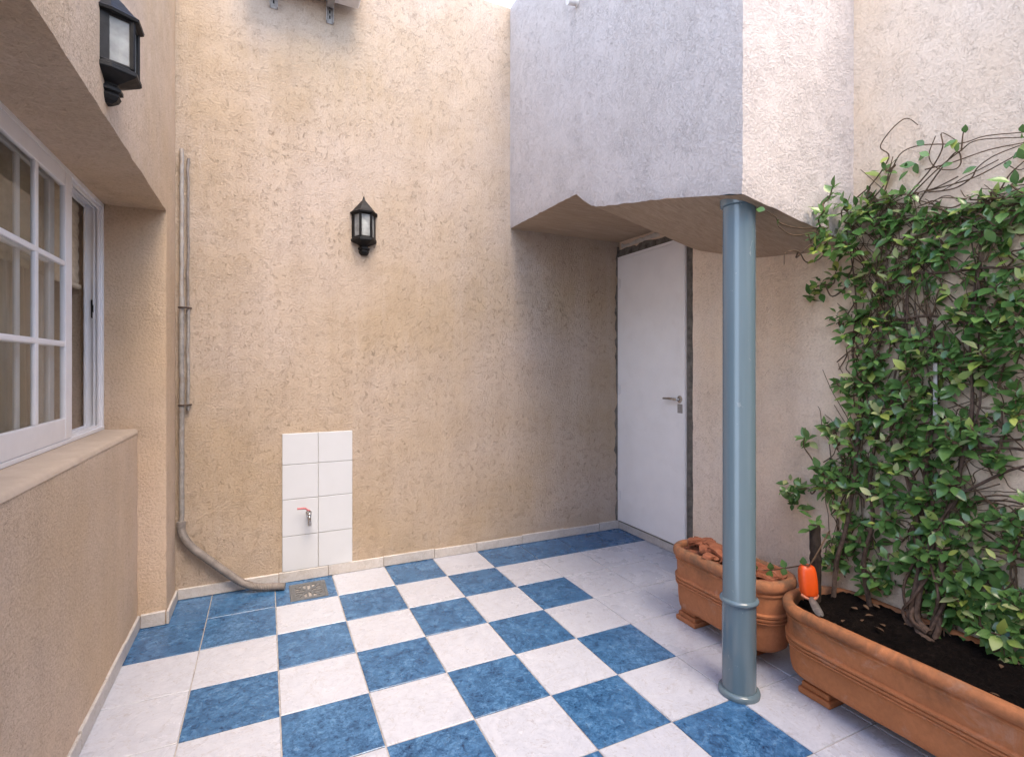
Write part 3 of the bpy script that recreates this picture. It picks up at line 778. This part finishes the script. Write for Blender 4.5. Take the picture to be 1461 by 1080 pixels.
# broken terracotta pieces heaped in the short planter
rt = random.Random(21)
def shard_mesh(seed):
    rr = random.Random(seed); m = MB()
    L, W, T = rr.uniform(.16, .34), rr.uniform(.09, .17), rr.uniform(.025, .045); cv = rr.uniform(.0, .05)
    n = 6; top = []; 
    e0, e1 = rr.uniform(-.05, .05), rr.uniform(-.06, .06)
    rings = []
    for k in range(n + 1):
        x = -L / 2 + L * k / n; wv = W * (1 + rr.uniform(-.14, .14)) * (.8 if k in (0, n) else 1); sk = e0 if k == 0 else (e1 if k == n else 0)
        z = cv * (1 - (2 * k / n - 1) ** 2)
        rings.append([(x + sk, -wv / 2, z), (x - sk * .4, wv / 2, z + rr.uniform(-.004, .004)), (x - sk * .4, wv / 2, z + T), (x + sk, -wv / 2, z + T + rr.uniform(-.006, .006))])
    m.rings(rings, 0, True, True, True, False); return m
protos = []
for i in range(64):
    a = rt.uniform(0, 1); x = 3.03 + rt.uniform(-.23, .23); y = -4.99 + rt.uniform(-.76, .74)
    layer = i // 22
    if layer == 2: x = 3.03 + rt.uniform(-.14, .16); y = -4.6 + rt.uniform(-.4, .35)
    hgt = 1.045 + layer * .075 + rt.uniform(0, .03)
    if i < 9:
        ob = shard_mesh(100 + i).build('terracotta_shard', M_shard, None, auto=30); protos.append(ob)
    else:
        ob = protos[i % 9].copy(); COL.objects.link(ob)
    ob.location = Vector((x, y, hgt)) * S
    ob.rotation_euler = (rt.uniform(-.35, .35), rt.uniform(-.35, .35), rt.uniform(0, 6.28))
    tag(ob, 'broken reddish terracotta piece heaped in the short planter behind the column', 'terracotta piece', 'broken terracotta pieces')

# ------------------------------------------------------------------ orange hand tool, bark stub, strip
t = thing('hand_trowel', 'orange plastic garden scoop with a grey blade lying over the rim of the long planter', 'garden tool', (2.95, -6.3, 1.1))
m = MB(); rg = []
bx, by = Vector((3.01, -6.25, 1.13)), Vector((3.06, -6.17, 1.50))
ax = (by - bx).normalized(); sx = Vector((.88, -.45, 0)).normalized(); sx = (sx - ax * sx.dot(ax)).normalized(); sy = ax.cross(sx)
for tt, wx, wy in ((0, .05, .04), (.03, .085, .06), (.15, .10, .075), (.5, .106, .08), (.8, .1, .075), (.93, .085, .062), (1, .05, .035)):
    c0 = bx.lerp(by, tt); rg.append([c0 + sx * (wx * math.copysign(abs(math.cos(2*math.pi*k/20)) ** .6, math.cos(2*math.pi*k/20))) + sy * (wy * math.copysign(abs(math.sin(2*math.pi*k/20)) ** .6, math.sin(2*math.pi*k/20))) for k in range(20)])
m.rings(rg, 0, True, True, True); m.build('handle', M_orange, t)
m = MB(); m.tube([bx - sx * .1 + Vector((0, 0, .02)), bx - sx * .06 + Vector((-.03, -.04, 0)), bx + Vector((-.05, -.06, -.01)), bx + sx * .06 + Vector((-.03, -.04, 0)), bx + sx * .1 + Vector((0, 0, .02))], .018, 8)
m.build('collar', simple('faded_orange', (.55, .2, .11), .6), t)
m = MB(); e0, e1 = Vector((2.96, -6.31, 1.135)), Vector((2.66, -6.63, 1.115)); dd = (e1 - e0); sd = Vector((dd.y, -dd.x, 0)).normalized()
rg = []
for tt, wd in ((0, .03), (.15, .045), (.4, .05), (.75, .052), (.92, .042), (1, .018)):
    c0 = e0.lerp(e1, tt); rg.append([c0 - sd * wd, c0 - sd * wd * .5 + Vector((0, 0, .02)), c0 + Vector((0, 0, .026)), c0 + sd * wd * .5 + Vector((0, 0, .02)), c0 + sd * wd, c0 + Vector((0, 0, .006))])
m.rings(rg, 0, True, True, True); m.build('blade', M_steel, t)

st = thing('cut_stem', 'thick dark cut stem with few leaves on top, behind the orange tool', 'stem', (3.2, -6.22, 1.05))
m = MB(); sp = spline([(3.19, -6.2, 1.0), (3.24, -6.17, 1.3), (3.27, -6.15, 1.6), (3.31, -6.11, 1.95)], 8)
m.tube(sp, [.066 + .012 * noise.noise(Vector((0, 0, i * .9))) for i in range(len(sp))], 12); m.build('bark', M_stub, st)

m = MB(); m.box(3.69, 3.705, -7.295, -7.255, 3.45, 4.05, 0, .004)
sk = tag(m.build('plastic_strip', M_stake), 'white plastic strip standing upright among the leaves of the climbing plant', 'strip')

# ------------------------------------------------------------------ climbing plant
SPR = "288,-651,588,11;342,-643,604,11;371,-651,615,11;369,-674,599,11;368,-698,586,11;362,-661,584,13;344,-648,577,13;309,-644,558,11;285,-646,562,9;369,-719,566,11;374,-737,566,11;373,-679,570,13;366,-707,554,13;279,-645,545,9;331,-642,551,13;364,-734,544,11;362,-756,546,11;304,-651,619,6;332,-648,601,14;360,-651,601,14;331,-645,555,17;297,-647,568,11;374,-648,621,7;368,-674,610,11;359,-691,581,17;372,-666,563,17;370,-705,606,11;369,-718,572,17;372,-728,570,11;370,-675,646,7;370,-749,570,17;362,-762,582,7;374,-766,580,14;373,-780,579,20;359,-798,585,17;370,-792,548,17;369,-801,569,14;364,-775,557,14;366,-767,542,17;365,-781,526,20;373,-793,520,17;365,-761,518,11;371,-737,539,14;362,-739,522,9;372,-700,544,17;372,-719,532,14;364,-689,529,20;366,-710,528,14;373,-663,532,17;369,-648,522,14;365,-678,508,14;360,-636,506,11;362,-664,490,20;369,-613,528,10;359,-596,511,14;372,-577,505,10;361,-705,498,17;372,-716,500,14;362,-740,486,11;373,-770,492,20;369,-764,480,17;365,-788,489,14;365,-803,487,14;368,-784,473,14;367,-752,464,14;362,-761,458,11;360,-775,454,17;365,-783,439,20;373,-747,447,9;367,-795,457,11;357,-807,467,14;371,-611,466,14;369,-634,467,17;372,-649,469,17;359,-673,458,20;369,-686,460,14;357,-632,443,11;368,-666,438,14;361,-690,437,11;360,-711,436,14;372,-714,433,14;358,-716,419,11;365,-703,412,14;371,-650,415,17;360,-648,427,14;360,-670,412,14;372,-741,421,20;364,-741,411,14;369,-755,413,17;357,-773,418,17;363,-780,410,14;359,-789,422,14;368,-721,446,9;357,-814,573,17;373,-812,541,17;356,-820,511,17;369,-812,477,17;356,-815,448,14;361,-818,425,14;371,-616,383,12;359,-643,392,14;359,-655,399,12;368,-658,412,15;363,-653,381,18;357,-635,371,12;374,-667,384,15;359,-699,400,18;357,-711,388,15;362,-698,376,15;367,-718,377,12;369,-678,369,21;358,-700,362,15;362,-718,357,12;357,-735,372,9;364,-754,384,15;370,-743,402,18;369,-765,405,18;372,-776,407,15;370,-782,384,12;372,-791,377,12;369,-801,375,12;365,-791,357,15;360,-799,353,12;368,-634,345,15;362,-659,353,12;358,-676,346,15;364,-655,339,9;372,-687,349,15;358,-694,335,12;367,-711,337,15;363,-637,320,18;365,-613,314,15;359,-576,304,9;373,-598,322,8;361,-623,303,15;367,-659,322,18;364,-640,298,15;356,-679,313,15;366,-696,324,15;359,-722,316,12;357,-735,337,9;357,-744,327,18;359,-748,319,15;358,-766,335,9;367,-759,323,9;365,-749,340,15;374,-761,344,12;373,-725,290,12;374,-702,306,18;360,-719,298,15;364,-697,298,18;361,-688,291,15;367,-668,281,18;367,-650,281,18;370,-633,275,12;369,-614,278,8;361,-593,265,9;364,-601,256,15;365,-626,261,15;356,-619,251,15;357,-592,242,12;363,-562,228,15;358,-550,223,12;369,-554,212,11;360,-600,233,15;358,-634,244,18;359,-655,254,18;360,-677,256,18;360,-694,277,12;365,-696,245,15;364,-712,251,15;362,-718,262,15;368,-715,272,9;360,-745,273,15;372,-746,261,15;373,-732,267,12;369,-752,255,9;364,-727,255,12;365,-783,316,12;366,-783,308,12;357,-665,242,15;364,-634,218,15;365,-642,213,12;359,-624,216,12;358,-676,214,15;370,-683,217,12;363,-689,199,12;365,-726,227,12;373,-725,239,12;367,-716,209,18;361,-733,218,15;374,-741,210,18;363,-755,219,15;356,-742,202,15;368,-725,201,15;358,-715,194,15;362,-647,178,18;371,-660,186,15;368,-625,176,12;356,-609,170,8;364,-621,163,15;363,-608,149,12;365,-633,151,15;360,-614,138,12;367,-659,159,15;357,-665,147,15;361,-674,144,15;363,-653,130,12;373,-673,132,12;357,-684,172,9;370,-694,173,12;359,-722,184,18;366,-706,169,15;363,-727,172,15;364,-731,189,15;370,-719,153,18;363,-713,158,15;358,-739,166,15;358,-753,187,15;357,-757,173,18;371,-766,189,15;368,-764,176,15;373,-763,164,15;368,-739,150,15;356,-753,153,18;368,-735,132,15;370,-761,145,12;369,-776,151,15;364,-776,142,15;362,-788,163,12;364,-799,167,15;370,-791,150,18;361,-804,162,15;365,-758,232,12;365,-773,239,12;373,-784,249,12;370,-793,246,12;373,-794,226,15;371,-800,221,15;361,-783,204,12;360,-637,102,8;365,-645,94,8;361,-815,273,15;364,-818,254,15;368,-814,204,15;373,-816,180,18;353,-794,109,14;355,-805,108,14;351,-792,132,12;358,-773,132,12;371,-738,119,12;359,-756,145,12;364,-764,143,12;357,-781,158,14;358,-795,167,14;372,-799,166,14;372,-791,145,14;362,-802,140,12;352,-780,130,9;358,-766,133,12;360,-734,129,9;355,-732,79,9;353,-758,85,11;350,-769,97,11;350,-782,98,11;340,-780,91,11;347,-796,94,12;353,-803,91,12;361,-747,105,9"
TEN = [[[3.74,-6.72,6.15],[3.74,-6.82,6.46],[3.74,-6.94,6.59],[3.74,-7.15,6.57],[3.74,-7.49,6.46],[3.74,-7.73,6.45],[3.74,-8.02,6.36]],[[3.74,-6.88,5.89],[3.74,-7.08,6.08],[3.74,-7.29,6.26],[3.74,-7.49,6.38],[3.74,-7.64,6.43],[3.74,-8.02,6.31]],[[3.74,-6.94,6.0],[3.74,-7.22,6.28],[3.74,-7.33,6.48],[3.74,-7.31,6.64],[3.74,-7.46,6.51]],[[3.74,-7.08,5.92],[3.74,-7.29,6.22],[3.74,-7.46,6.37],[3.74,-7.5,6.24],[3.74,-7.43,6.19],[3.74,-7.26,6.27],[3.74,-7.2,6.43],[3.74,-7.26,6.63]],[[3.74,-7.15,6.02],[3.74,-7.49,6.02],[3.74,-7.67,6.05],[3.74,-7.91,6.12],[3.74,-8.02,6.18]],[[3.74,-7.19,6.01],[3.74,-7.43,5.98],[3.74,-7.58,6.04],[3.74,-7.64,6.15],[3.74,-7.79,6.21],[3.74,-8.02,6.25]],[[3.74,-7.15,6.3],[3.74,-7.43,6.27],[3.74,-7.73,6.29],[3.74,-8.02,6.26]],[[3.74,-6.37,6.17],[3.74,-6.58,6.31],[3.74,-6.77,6.57],[3.74,-6.67,6.73],[3.74,-6.77,6.87],[3.74,-6.9,6.96],[3.74,-6.99,6.94],[3.74,-7.08,6.84]],[[3.74,-6.54,6.07],[3.74,-6.72,6.26],[3.74,-6.78,6.39],[3.74,-6.8,6.55]],[[3.74,-7.49,6.37],[3.74,-7.54,6.55],[3.74,-7.55,6.63]],[[3.74,-7.83,5.85],[3.74,-7.91,5.97],[3.74,-8.02,6.09]],[[3.05,-6.36,5.73],[2.66,-6.36,5.68],[2.35,-6.36,5.69],[2.23,-6.36,5.76],[2.08,-6.36,5.82]],[[2.92,-6.36,5.63],[2.53,-6.36,5.58],[2.29,-6.36,5.66]],[[3.12,-6.36,5.41],[3.74,-5.85,5.48],[3.74,-5.69,5.48],[2.63,-6.36,5.4],[2.41,-6.36,5.35],[2.4,-6.36,5.21]],[[3.74,-6.86,4.58],[3.74,-7.22,4.58],[3.74,-7.55,4.5],[3.74,-8.02,4.48]],[[3.74,-7.01,5.11],[3.74,-7.36,5.07],[3.74,-7.67,5.04],[3.74,-8.02,5.0]],[[3.74,-7.58,3.18],[3.74,-7.79,3.23],[3.74,-8.02,3.28]],[[3.74,-7.55,3.12],[3.74,-7.91,3.17],[3.74,-8.02,3.18]],[[3.74,-7.52,2.65],[3.74,-7.73,2.82],[3.74,-7.91,2.94],[3.74,-8.02,3.01]],[[3.74,-7.52,2.56],[3.74,-7.79,2.68],[3.74,-8.02,2.68]],[[3.74,-7.55,2.55],[3.74,-7.85,2.64],[3.74,-8.02,2.61]],[[3.74,-7.61,3.43],[3.74,-7.73,3.48],[3.74,-7.85,3.41],[3.74,-7.88,3.27],[3.74,-7.79,3.15],[3.74,-7.64,3.09],[3.74,-7.55,3.19]],[[3.74,-7.22,0.94],[3.74,-7.13,1.1],[3.74,-7.1,1.34],[3.74,-7.14,1.76],[3.74,-7.08,2.23],[3.74,-7.01,2.63],[3.74,-6.9,3.02],[3.74,-6.86,3.7],[3.74,-6.94,4.37],[3.74,-6.98,4.87],[3.74,-7.01,5.52]],[[3.74,-7.26,1.0],[3.74,-7.18,1.17],[3.74,-7.17,1.44],[3.74,-7.22,1.87],[3.74,-7.33,2.3],[3.74,-7.44,2.64],[3.74,-7.54,3.04],[3.74,-7.61,3.58],[3.74,-7.58,4.18],[3.74,-7.61,4.79],[3.74,-7.67,5.45]],[[3.74,-7.29,0.98],[3.74,-7.36,1.2],[3.74,-7.37,1.52],[3.74,-7.36,1.91],[3.74,-7.22,2.43],[3.74,-7.19,2.9],[3.74,-7.26,3.55],[3.74,-7.22,4.19],[3.74,-7.15,4.76]],[[3.74,-6.22,1.1],[3.74,-6.23,1.45],[3.74,-6.32,1.94],[3.74,-6.41,2.5],[3.74,-6.38,3.13],[3.74,-6.41,3.68],[3.74,-6.35,4.22],[3.74,-6.38,4.76],[3.74,-6.32,5.31],[3.57,-6.36,5.74]],[[3.74,-6.54,1.11],[3.74,-6.56,1.56],[3.74,-6.62,2.11],[3.74,-6.58,2.63],[3.74,-6.66,3.34],[3.74,-6.62,4.04],[3.74,-6.72,4.64],[3.74,-6.77,5.32],[3.74,-6.72,5.85]],[[3.74,-8.02,2.34],[3.74,-7.93,2.1],[3.74,-7.91,1.87],[3.74,-7.99,1.69],[3.74,-8.02,1.56]],[[3.74,-7.73,1.74],[3.74,-7.85,1.67],[3.74,-7.95,1.89],[3.74,-7.91,2.05],[3.74,-7.79,2.2],[3.74,-7.64,2.27]],[[3.74,-7.91,1.59],[3.74,-7.97,1.83],[3.74,-7.91,2.09],[3.74,-7.82,2.21]],[[3.74,-8.02,4.31],[3.74,-7.99,4.17],[3.74,-7.95,4.03],[3.74,-8.02,3.96]],[[3.74,-7.79,3.74],[3.74,-7.85,3.96],[3.74,-7.91,4.07],[3.74,-8.02,4.1]]]
rt = random.Random(11)
sprigs = [tuple(int(q) / 100 for q in s.split(',')) for s in SPR.split(';')]
plant = thing('climbing_plant', 'leafy evergreen climber with tangled stems trained up the pinkish wall from the long planter', 'plant', (3.6, -7.3, 1.05))
leaf_mb = [MB()]; tones = []
def leaf(mb, tl, base, d, nrm, L, W, mi, tn):
    d = d.normalized(); s = d.cross(nrm)
    if s.length < 1e-4: s = d.orthogonal()
    s.normalize(); n = s.cross(d).normalized()
    V = []; prof = [(0, .06), (.12, .42), (.32, .92), (.55, 1.0), (.78, .62), (.92, .25), (1, .02)]
    dr = rt.uniform(.05, .28); fold = rt.uniform(.08, .35)
    for t, w in prof:
        c = base + d * (L * t) - n * (dr * L * t * t)
        V += [c + s * (-w * W / 2) + n * (w * W * .5 * fold), c, c + s * (w * W / 2) + n * (w * W * .5 * fold)]
    F = []
    for k in range(len(prof) - 1):
        a = k * 3; F += [(a, a+1, a+4, a+3), (a+1, a+2, a+5, a+4)]
    mb.add(V, F, mi, True); tl += [tn] * len(F)
def sprig(mb, tl, c, rad, n=None, axis=None, young=.11, small=1.0):
    ax = axis or Vector((-.62 + rt.uniform(-.2, .2), rt.gauss(0, .38), .45 + rt.gauss(0, .35))).normalized()
    u = ax.orthogonal().normalized(); w_ = ax.cross(u); ph = rt.uniform(0, 6.28)
    n = n or rt.choice((7, 8, 9, 10))
    yk = rt.random()
    for k in range(n):
        lv = k / n; a = ph + k * 2.4
        rd = u * math.cos(a) + w_ * math.sin(a)
        d = (rd * (1.15 - .75 * lv) + ax * (.15 + .7 * lv) + Vector((-.12, 0, -.12))).normalized()
        b = c - ax * (.16 * (1 - lv)) + rd * .012 + Vector((rt.gauss(0, .018), rt.gauss(0, .022), rt.gauss(0, .022)))
        L = rt.triangular(.09, .24, .158) * (1.08 - .35 * lv) * small * (.8 + 1.3 * rad)
        up = (ax * .9 + Vector((-.3, 0, .75))).normalized()
        mi = 0; tn = min(1, max(0, rt.gauss(.35, .25)))
        if rt.random() < young or (yk < .16 and lv > .45): mi = rt.choice((1, 1, 2)); tn = rt.uniform(.1, .9)
        leaf(mb, tl, b, d, up, L, L * rt.uniform(.44, .58), mi, tn)
def put_attr(o, tl):
    at = o.data.attributes.new('leaf_tone', 'FLOAT', 'FACE'); at.data.foreach_set('value', tl)

nodes = []; stem = MB(); twig = MB()
def chain(mb, pts, r0, r1, reg=True, n=6):
    sp = spline(pts, 5); L = len(sp)
    mb.tube(sp, [r0 + (r1 - r0) * i / (L - 1) for i in range(L)], n, 0, True)
    if reg: nodes.extend([Vector(p) for p in sp])
def wobp(P, a): return [Vector(p) + Vector((rt.gauss(0, a * .6), rt.gauss(0, a), rt.gauss(0, a))) for p in P]
for i, T in enumerate(TEN):
    P = [Vector(p) for p in T]
    if 22 <= i <= 26:
        base = {22: (3.42, -7.38, 1.0), 23: (3.44, -7.34, 1.0), 24: (3.48, -7.33, 1.0), 25: (3.5, -6.3, 1.0), 26: (3.6, -6.6, 1.0)}[i]
        Q = [Vector(base)] + P[1:]
        for k in range(1, 4): Q[k].x = Q[0].x + (3.72 - Q[0].x) * k / 4
        for s in range(3 if i < 25 else 1):
            chain(stem, wobp(Q, .022 + .02 * s), .034 - .008 * s, .007)
    elif i < 14:
        chain(twig, wobp(P, .006), .0085, .005)
    else:
        big = i in (14, 15, 16, 17, 18)
        chain(stem if big else twig, wobp(P, .01), .018 if big else .011, .014 if big else .009)
sprigs.sort(key=lambda s: (Vector(s[:3]) - Vector((3.5, -7.2, 2.5))).length)
for (x, y, z, rad) in sprigs:
    c = Vector((x, y, z)); best = None; bd = 1e9
    for nd in nodes:
        e = nd - c; dd = e.length + (.35 * max(0, e.z))
        if dd < bd and e.length > .08: bd, best = dd, nd
    b = best.copy(); d = c - b
    mid1 = b + d * .35 + Vector((.03, rt.gauss(0, .05), rt.gauss(0, .05) - .03)); mid2 = b + d * .7 + Vector((.02, rt.gauss(0, .04), rt.gauss(0, .04)))
    chain(twig, [b, mid1, mid2, c + Vector((.02, 0, -.01))], .011, .007)
# tangle of thin bare stems against the wall
def zone(y0, y1, z0, z1, n, dy, dz, lean=.3):
    for _ in range(n):
        y, z = rt.uniform(y0, y1), rt.uniform(z0, z1); P = []
        L = rt.uniform(.5, 1.1); sl = rt.gauss(0, lean)
        for k in range(6):
            t = k / 5 - .5
            P.append((3.76 + rt.uniform(-.06, .06), y + dy * L * t + sl * dz * L * t + rt.gauss(0, .035), z + dz * L * t + sl * dy * L * t + rt.gauss(0, .035)))
        chain(twig, P, rt.uniform(.006, .010), .004, False, 5)
zone(-7.35, -6.3, 4.3, 5.6, 60, .15, 1.2, .5)
zone(-7.7, -6.2, 2.2, 4.3, 40, .15, 1.0, .6)
zone(-8.6, -7.3, 2.0, 3.6, 26, 1.0, .15, .5)
zone(-8.4, -6.4, 5.5, 6.1, 30, 1.0, .2, .4)
zone(-7.4, -7.0, 1.2, 2.2, 26, .1, 1.0, .3)
zone(-8.5, -7.5, 3.5, 5.5, 22, .2, 1.0, .6)
zone(-6.6, -6.0, 1.2, 3.2, 22, .1, 1.0, .3)
stem.build('stem', M_stem, plant, auto=60); twig.build('tendril', M_twig, plant, auto=60)
fol = MB(); tl = []
for (x, y, z, rad) in sprigs:
    sprig(fol, tl, Vector((x, y, z)), rad)
    k = (2 if z > 4.6 else rt.choice((1, 1, 2))) if rad > .1 else 0
    for _ in range(k):
        sprig(fol, tl, Vector((x + rt.uniform(.0, .1), y + rt.gauss(0, .11), z + rt.gauss(0, .11))), rad, rt.choice((3, 4, 5)), small=.9, young=.04)
# leaves along the arching tendrils
for i, T in enumerate(TEN[:14]):
    for _ in range(2 if i < 7 else 1):
        b = Vector(rt.choice(T[1:])); leaf(fol, tl, b + Vector((-.01, 0, 0)), Vector((-.5, rt.gauss(0, .7), rt.gauss(0, .6))), Vector((-1, 0, .4)), rt.uniform(.08, .13), .07, rt.choice((0, 0, 1)), rt.random())
# trailing shoot over the edge towards the column
tr = [(3.4, -6.25, 1.9), (3.05, -6.25, 1.55), (3.0, -6.18, 1.50), (3.0, -5.92, 1.37), (3.0, -5.71, 1.27), (2.95, -5.5, 1.2), (2.9, -5.42, 1.19)]
chain(twig2 := MB(), tr, .011, .005, False); twig2.build('tendril', M_twig, plant, auto=60)
for p_ in tr[2:]:
    for s_ in (-1, 1):
        b = Vector(p_); leaf(fol, tl, b, Vector((-.3, rt.uniform(-.3, .3), s_ * .9)), Vector((-.8, -.6, .2)), rt.uniform(.1, .14), .085, 0, rt.uniform(.1, .5))
fo = fol.build('foliage', [M_leaf, M_leaf2, M_leaf3], plant, auto=180); put_attr(fo, tl)
m = MB(); tl2 = []
sprig(m, tl2, Vector((3.3, -6.1, 2.02)), .18, 7, Vector((-.4, -.1, .8)).normalized(), .0, 1.1)
so = m.build('foliage', [M_leaf, M_leaf2, M_leaf3], st, auto=180); put_attr(so, tl2)

# dry leaves on the soil
dm = None
for i in range(12):
    x = rt.uniform(2.85, 3.55); y = rt.uniform(-8.5, -6.6)
    if i == 0:
        m = MB(); dummy = []; leaf(m, dummy, Vector((0, 0, 0)), Vector((1, 0, .05)), Vector((0, 0, 1)), .2, .09, 0, 0); ob = m.build('dry_leaf', M_dry, None, auto=180); dm = ob
    else:
        ob = dm.copy(); COL.objects.link(ob)
    ob.location = Vector((x, y, 1.05 + .15 * (x - 3.19))) * S; ob.rotation_euler = (rt.uniform(-.3, .3), rt.uniform(-.3, .1), rt.uniform(0, 6.28))
    s = rt.uniform(.35, .65); ob.scale = (s, s, s)
    tag(ob, 'curled dry brown leaf lying on the dark soil of the long planter', 'dry leaf', 'dry leaves on the soil')

# ------------------------------------------------------------------ light, sky, camera
tolight = Vector((.05, -.50, .86)).normalized()
sun = bpy.data.lights.new('sun', 'SUN'); sun.energy = .7; sun.angle = R(36); sun.color = (1., .845, .635)
so_ = bpy.data.objects.new('sun', sun); COL.objects.link(so_)
so_.rotation_euler = tolight.to_track_quat('Z', 'Y').to_euler()
wd = bpy.data.worlds.new('World'); scene.world = wd; wd.use_nodes = True
nt = wd.node_tree; nt.nodes.clear()
sky = nt.nodes.new('ShaderNodeTexSky'); sky.sky_type = 'NISHITA'; sky.sun_disc = False
sky.sun_elevation = math.asin(tolight.z); sky.sun_rotation = math.atan2(tolight.x, tolight.y)
sky.dust_density = 3.0; sky.air_density = 1.0
hs = nt.nodes.new('ShaderNodeHueSaturation'); hs.inputs['Saturation'].default_value = 1.5
bg = nt.nodes.new('ShaderNodeBackground'); bg.inputs['Strength'].default_value = .13
wo = nt.nodes.new('ShaderNodeOutputWorld')
nt.links.new(sky.outputs[0], hs.inputs['Color'])
tc = nt.nodes.new('ShaderNodeTexCoord'); sp_ = nt.nodes.new('ShaderNodeSeparateXYZ'); nt.links.new(tc.outputs['Generated'], sp_.inputs[0])
rp = nt.nodes.new('ShaderNodeValToRGB'); rp.color_ramp.elements[0].position = .55; rp.color_ramp.elements[0].color = (1, 1, 1, 1); rp.color_ramp.elements[1].position = .75; rp.color_ramp.elements[1].color = (0, 0, 0, 1)
nt.links.new(sp_.outputs['Z'], rp.inputs['Fac'])
hm = nt.nodes.new('ShaderNodeMixRGB'); hm.inputs['Color2'].default_value = (5.6, 6.5, 8.0, 1)      # bright thin cloud low over the roofs
mm = nt.nodes.new('ShaderNodeMath'); mm.operation = 'MULTIPLY'; mm.inputs[1].default_value = .8
nt.links.new(rp.outputs[0], mm.inputs[0]); nt.links.new(mm.outputs[0], hm.inputs['Fac']); nt.links.new(hs.outputs[0], hm.inputs['Color1']); nt.links.new(hm.outputs[0], bg.inputs['Color']); nt.links.new(bg.outputs[0], wo.inputs['Surface'])
cam = bpy.data.cameras.new('camera'); co = bpy.data.objects.new('camera', cam); COL.objects.link(co)
co.location = Vector((-3.1469, -10.5201, 4.00606)) * S
co.rotation_euler = (R(90), 0, -.443107)
cam.sensor_width = 36; cam.lens = 739.287 / 1461 * 36
cam.shift_y = -(540 - 523.363) / 1461; cam.clip_start = .02; cam.clip_end = 500
scene.camera = co
scene.view_settings.view_transform = 'Standard'; scene.view_settings.look = 'None'
scene.view_settings.exposure = EXPOSURE; scene.view_settings.gamma = 1
scene.cycles.max_bounces = 10; scene.cycles.diffuse_bounces = 6; scene.cycles.transparent_max_bounces = 16
